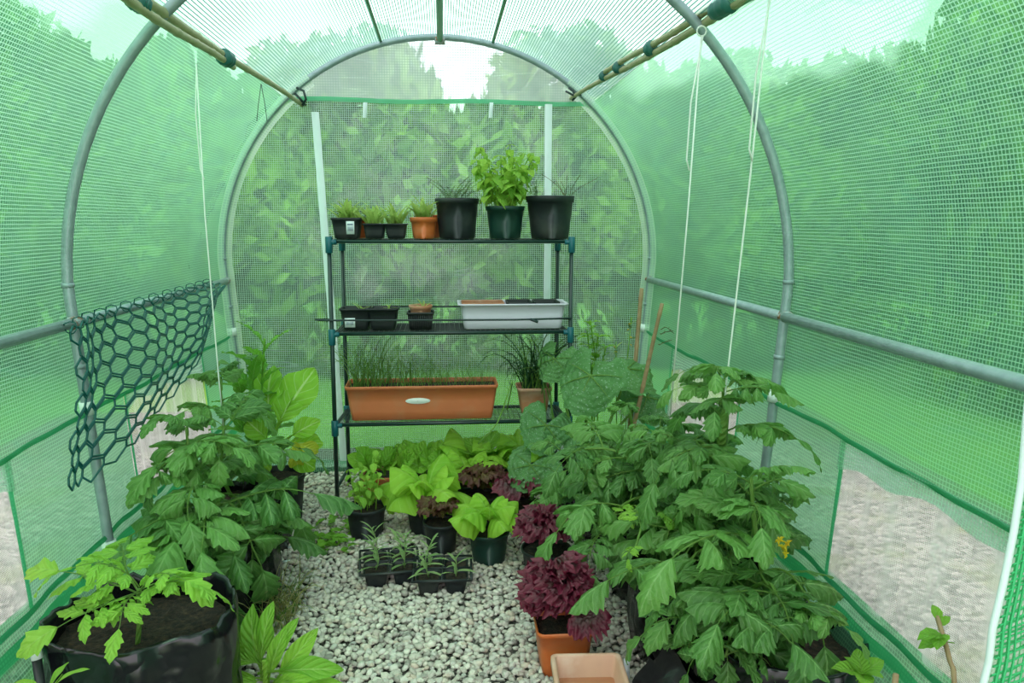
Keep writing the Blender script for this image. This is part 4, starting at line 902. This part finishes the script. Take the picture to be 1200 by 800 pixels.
for i in range(3):
    hgt = (.56, .47, .36)[i]; pts = smooth([(x-.05+.03*i-.04, y+.03, zt), (x-.06-.03*i, y+.03, zt+hgt*.5), (x-.03-.05*i, y+.02, zt+hgt)], 8); s_ = stem(e, pts, .005, 'mustard', 'stem')
    for k_ in range(12): put(e, LV['mustard'], lerpl(pts, .15+.85*k_/12), k_*2.4+i, U_(.3, .9)+.5*k_/12, U_(.15, .22)*(1-.3*k_/12))
# another tomato between them (tops reach the twine)
e = thing('tomato_plant', (-.78, 2.82, 0), 'tomato plant at the foot of the left twine, below the net window', 'plant')
zt = bag(e, (-.74, 2.80), .16, .22, .8, 3)
tomato(e, [(-.74, 2.8, zt-.02), at(262, 560, Y=2.75), at(262, 490, Y=2.7), at(256, 440, Y=2.68)], 13, .27)
# weeds on the left edge of the gravel
q = at(322, 742, z=.0)
e = thing('dry_weed_clump', q, 'straw-coloured clump of dying weeds at the edge of the gravel beside the front bag', 'weeds')
for i in range(130): put(e, DG if i % 3 else GB, q+Vector((U_(-.055, .05), U_(-.05, .16), 0)), U_(0, 6.3), U_(-.45, .2), U_(.09, .21), name='blade')
q = at(312, 815, z=.0)
e = thing('leafy_weed', q, 'bright green leafy plant with long spoon-shaped leaves at the bottom edge left of the gravel', 'plant')
c0 = q+Vector((0, 0, .05)); stem(e, [q, c0, c0+Vector((0, 0, .05))], .008, 'radish')
for b_, dy in (((268, 712), .02), ((300, 705), .03), ((330, 725), 0), ((365, 745), -.02), ((395, 775), -.05), ((372, 800), -.08), ((240, 790), -.02), ((255, 760), 0), ((285, 740), .04), ((345, 790), -.08), ((318, 748), -.04), ((280, 800), -.08), ((310, 720), .05), ((260, 735), .05), ((405, 800), -.06)):
    face(e, LV['dock'], c0+Vector((U_(-.015, .015), 0, U_(-.03, .04))), at(*b_, Y=q.y+dy), up=1.0 if b_[1] > 750 else .5, side=U_(-.5, .5))
q = at(55, 812, z=.28)
e = thing('leafy_weed', (q.x, q.y, 0), 'pale green leaves poking up in the bottom left corner', 'plant'); stem(e, [(q.x, q.y, 0), q], .006, 'radish')
for az, el, sz in ((.3, .9, .09), (1.4, .8, .07), (2.9, .5, .08)): put(e, LV['dock'], q, az-PI/2, el, sz)
q = at(395, 640, z=0)
e = thing('creeping_weed', q, 'low bright creeping weed on the gravel between the left tomato and the basil pot', 'weeds')
for i in range(44): put(e, LV['weed'], q+Vector((U_(-.10, .09), U_(-.09, .26), U_(.005, .05))), U_(0, 6.3), U_(-.1, .5), U_(.035, .055))
# cane stub with a white cap, lower left
q = at(42, 762, x=-.86)
e = thing('capped_stake', (q.x, q.y, 0), 'black stake with a white cap leaning at the lower left skirt', 'stake')
b = MB(); b.tube([(q.x+.045, q.y-.06, .0), q+Vector((0, 0, -.012))], .010, 8); b.build('shaft', M['black'], e)
b = MB(); b.tube([q+Vector((.002, -.002, -.018)), q+Vector((-.004, .004, .014))], [.0115, .010], 10); b.build('cap', M['clip'], e)

# ------------------------------------------------------------------ right bank of tomatoes
TR = [
 ((.70, 2.78), .17, .24, 'tomato plant in a black bag on the right, farthest back beside the squash leaves', [at(735, 560, Y=2.8), at(742, 520, Y=2.78), at(738, 480, Y=2.75)], 13, .25),
 ((.72, 2.34), .18, .26, 'tomato plant on the right whose thick stem climbs the middle twine', [at(775, 600, Y=2.36), at(768, 535, Y=2.32), at(775, 500, Y=2.28)], 15, .28),
 ((.70, 1.98), .18, .26, 'tallest tomato plant on the right with a curled crown on the nearest twine', [at(860, 640, Y=2.0), at(848, 545, Y=1.97), at(848, 445, Y=1.95)], 17, .30),
 ((.78, 1.62), .18, .26, 'nearest tomato plant on the right with a yellow blossom beside the net window', [at(900, 700, Y=1.68), at(885, 620, Y=1.70), at(880, 560, Y=1.72)], 14, .31)]
for k_, (c_, r_, h_, lb, top, n_, sz) in enumerate(TR):
    e = thing('tomato_plant', (*c_, 0), lb, 'plant'); zt = bag(e, c_, r_, h_, .8, 5+k_)
    tomato(e, [(*c_, zt-.02)]+top, n_, sz, r0=.010)
    if k_ == 2:
        for i in range(5): put(e, TOM, top[-1]+Vector((0, 0, U_(-.05, .02))), i*1.3, U_(.2, .6), U_(.13, .18))
        stem(e, [at(846, 520, Y=1.94), at(849, 470, Y=1.94)], .014, 'tomato_stem', 'stem')
    if k_ == 3:
        for dx, dz in ((0, 0), (.012, .008), (-.006, .016), (.004, -.012)): put(e, FLW, at(917, 642, Y=1.42)+Vector((dx, 0, dz)), U_(0, 6), U_(.5, 1.8), .012, name='flower')
E_ = {k_: bpy.data.objects['tomato_plant' + ('' if k_ == 0 else '.%03d' % k_)] for k_ in range(6)}
# leaves and side shoots that reach out where the photograph shows them: (plant, from, to, depth, size, elevation)
def shoot(e, a, c_, Ya, Yb, n, sz, meshes=TOM, r=.006):
    pa_, pb_ = at(*a, Y=Ya), at(*c_, Y=Yb); mid = pa_.lerp(pb_, .5)+Vector((0, 0, .05)); tomato(e, [pa_, mid, pb_], n, sz, meshes, r, .2, el=(-.1, .4))
shoot(E_[2], (740, 560), (650, 590), 2.75, 2.55, 7, .28)
shoot(E_[3], (770, 580), (690, 640), 2.3, 2.1, 8, .30)
shoot(E_[3], (775, 560), (660, 530), 2.3, 2.45, 7, .27)
shoot(E_[4], (850, 600), (930, 600), 1.98, 1.8, 7, .27)
shoot(E_[4], (850, 640), (780, 700), 1.95, 1.78, 8, .28)
shoot(E_[4], (850, 560), (800, 520), 1.98, 2.1, 5, .26)
shoot(E_[5], (880, 690), (850, 770), 1.65, 1.5, 8, .24)
shoot(E_[5], (880, 690), (925, 730), 1.65, 1.5, 6, .24)
shoot(E_[5], (880, 690), (800, 770), 1.65, 1.55, 6, .24)
shoot(E_[3], (770, 600), (745, 640), 2.2, 1.85, 4, .17, TOMY)
# nearest bag on the right, only its tip shows
e = thing('grow_bag', (.56, 1.66, 0), 'black plastic bag edge standing up at the bottom right of the gravel', 'bag')
b = MB(); P = []
for i in range(14):
    t = i/13; P.append([Vector((.46+.32*s_+.02*math.sin(9*t+5*s_), 1.70-.22*s_+.03*math.sin(7*s_)-.02*t, .002+(.20-.05*s_-.03*math.sin(s_*20))*t)) for s_ in np.linspace(0, 1, 24)])
b.grid(P); b.grid([[p+Vector((.006, .008, 0)) for p in r] for r in P], flip=True); b.build('plastic_bag', M['bag'], e)
# squash plant
e = thing('squash_plant', (.55, 3.05, 0), 'squash plant with big speckled lobed leaves right of the shelving', 'plant')
base_ = Vector((.56, 3.02, .20)); zt = bag(e, (.56, 3.02), .13, .24, .8, 11)
for px, py, Y, sz, nx, ny, k_ in ((692, 440, 2.98, .31, -.35, -.75, 0), (640, 498, 2.92, .23, .1, -.9, 1), (622, 545, 2.85, .21, -.1, -.7, 2), (735, 432, 3.2, .29, .1, -.35, 0), (690, 520, 2.9, .22, .2, -.7, 1), (660, 560, 2.8, .2, 0, -.6, 2), (758, 465, 3.25, .26, .3, -.5, 2), (650, 420, 3.15, .2, -.5, -.8, 1)):
    p = at(px, py, Y=Y); nn = Vector((nx, ny, .75)).normalized(); yv = (Vector((-.3 if px < 700 else .3, -.3, -.55))); yv = (yv-nn*yv.dot(nn)).normalized(); xv = yv.cross(nn)
    Mx = Matrix(((xv.x, yv.x, nn.x, p.x), (xv.y, yv.y, nn.y, p.y), (xv.z, yv.z, nn.z, p.z), (0, 0, 0, 1))) @ Matrix.Scale(sz, 4)
    lf_ = link('leaf', SQ[k_], e, Mx); pts = smooth([base_+Vector((U_(-.03, .03), U_(-.03, .03), -.02)), base_.lerp(p, .5)+Vector((U_(-.03, .03), .04, -.03)), p-nn*.004], 8); stem(e, pts, [.008*(1-.4*i/8) for i in range(9)], 'tomato_stem', 'leaf_stalk')
    b = MB()
    for a in (-1.9, -1.0, 0, 1.0, 1.9): b.tube([(0, 0, .004), (.22*math.sin(a), .22*math.cos(a), -.004), (.40*math.sin(a), .40*math.cos(a), -.062)], [.012, .008, .003], 4, cap=False)
    sub('vein', b.mesh('vein', LM['tomato_stem']), lf_)
# tall flowering herb behind, and brown canes
x, y, z = at(690, 470, Y=3.4)
e = thing('flowering_herb', (x, y, 0), 'tall yellow-green flowering herb behind the shelving post, near the right end corner', 'plant')
for i in range(5):
    q = Vector((x+U_(-.06, .05), y, .0)); tpz = at(690, (375, 392, 385, 405, 420)[i], Y=3.4).z; pts = smooth([q, q+Vector((0, 0, tpz*.6)), q+Vector((U_(-.05, .07), 0, tpz))], 8); stem(e, pts, .003, 'weed', 'stem', 5)
    for k_ in range(16): put(e, LV['sage' if k_ % 3 else 'weed'] if i % 2 else LV['radish'], lerpl(pts, .45+.55*k_/16), k_*2.4, U_(.2, 1.1), U_(.035, .07))
x, y, z = at(728, 470, Y=3.42)
e = thing('flowering_herb', (x, y, 0), 'wispy yellow-topped stem going to seed just left of the brown canes', 'plant')
for i in range(3):
    q = Vector((x+U_(-.03, .03), y, 0)); tpp = at((740, 722, 735)[i], (372, 400, 420)[i], Y=3.42); pts = smooth([q, q.lerp(tpp, .6), tpp], 8); stem(e, pts, .0022, 'weed', 'stem', 5)
    for k_ in range(12): put(e, LV['thyme'] if k_ % 2 else LV['seedling'], lerpl(pts, .5+.5*k_/12), k_*2.4, U_(.2, 1.1), U_(.02, .05))
    for k_ in range(4): put(e, FLW, lerpl(pts, .75+.06*k_)+Vector((U_(-.01, .01), 0, 0)), U_(0, 6), U_(0, 1), .008, name='flower')
p0, p1 = at(752, 338, Y=3.35), at(738, 500, Y=3.30); d = (p1-p0)*1.0; t = -p1.z/d.z
cane(p1+d*max(0, t), p0, .011, 'bamboo_cane', 'upright brown cane standing at the right end corner, the left one of two', 'bamboo2')
p0, p1 = at(776, 356, Y=3.05), at(748, 475, Y=3.10); d = (p1-p0); t = -p1.z/d.z
cane(p1+d*max(0, t), p0, .010, 'bamboo_cane', 'leaning brown cane crossing in front of the right end corner, right one of two', 'bamboo2')
p0 = at(773, 392, Y=3.05)
e = thing('dried_seedhead', p0, 'dry brown seedheads hooked on the leaning brown cane', 'seedhead')
for i in range(3):
    q = p0+Vector((U_(-.01, .02), 0, U_(-.16, .03))); pts = smooth([q, q+Vector((.02, 0, .01)), q+Vector((.05, U_(-.01, .01), U_(-.03, .03)))], 4); stem(e, pts, .0015, 'drybrown', 'stem', 4)
    for k_ in range(8): put(e, LV['thyme'], lerpl(pts, k_/8), k_*2., U_(0, 1), .012, name='bract')
# bottom right corner growth
q = at(1010, 790, x=.84)
e = thing('leafy_weed', (q.x, q.y, 0), 'bright green leaves at the bottom right, in front of the lower mesh skirt', 'plant'); stem(e, [(q.x-.02, q.y, 0), (q.x, q.y, q.z)], .005, 'radish')
for az, el, sz in ((.2, .6, .06), (1.4, .9, .055), (2.9, .5, .06), (4.4, .3, .05), (5.2, .6, .05), (2.2, .9, .045)): put(e, LV['weed'], q, az-PI/2, el, sz)
for px, py, sz, lb in ((810, 800, .075, 'single pale rounded leaf cut by the bottom edge, the left one of two'), (868, 806, .085, 'single pale rounded leaf cut by the bottom edge, the right one of two')):
    q = at(px, py, Y=1.45); e = thing('leafy_weed', (q.x, q.y, 0), lb, 'plant'); stem(e, [(q.x, q.y, 0), q-Vector((0, 0, .03))], .004, 'radish')
    put(e, LV['basil'], q-Vector((0, 0, .04)), -PI/2 if px < 840 else .9, 1.0, sz, .2); put(e, LV['basil'], q-Vector((0, 0, .05)), 2.2, .6, sz*.6)
q0, q1 = at(1118, 820, x=.88), at(1098, 722, x=.90)
e = thing('woody_twig', (q0.x, q0.y, 0), 'bare brown twig with a few yellow-green leaves in front of the near right net window', 'plant'); pts = smooth([(q0.x, q0.y, 0), q0, at(1112, 770, x=.89), q1], 8)
stem(e, pts, .0045, 'bamboo2'); 
for f, az, el, sz in ((.82, PI, .3, .05), (.84, 3.9, .1, .045), (.78, 2.6, -.2, .05), (.9, .4, .7, .03), (.97, 1.5, 1.1, .028)): put(e, LV['weed'], lerpl(pts, f), az-PI/2, el, sz)
q = at(1050, 790, x=.87)
b = MB(); b.tube([(q.x, q.y, 0), q], .006, 7); tag(b.build('stick', M['bamboo2']), 'short brown stick end at the bottom right edge by the skirt', 'stick')
for o in bpy.data.objects:
    if 'org' in o: del o['org']
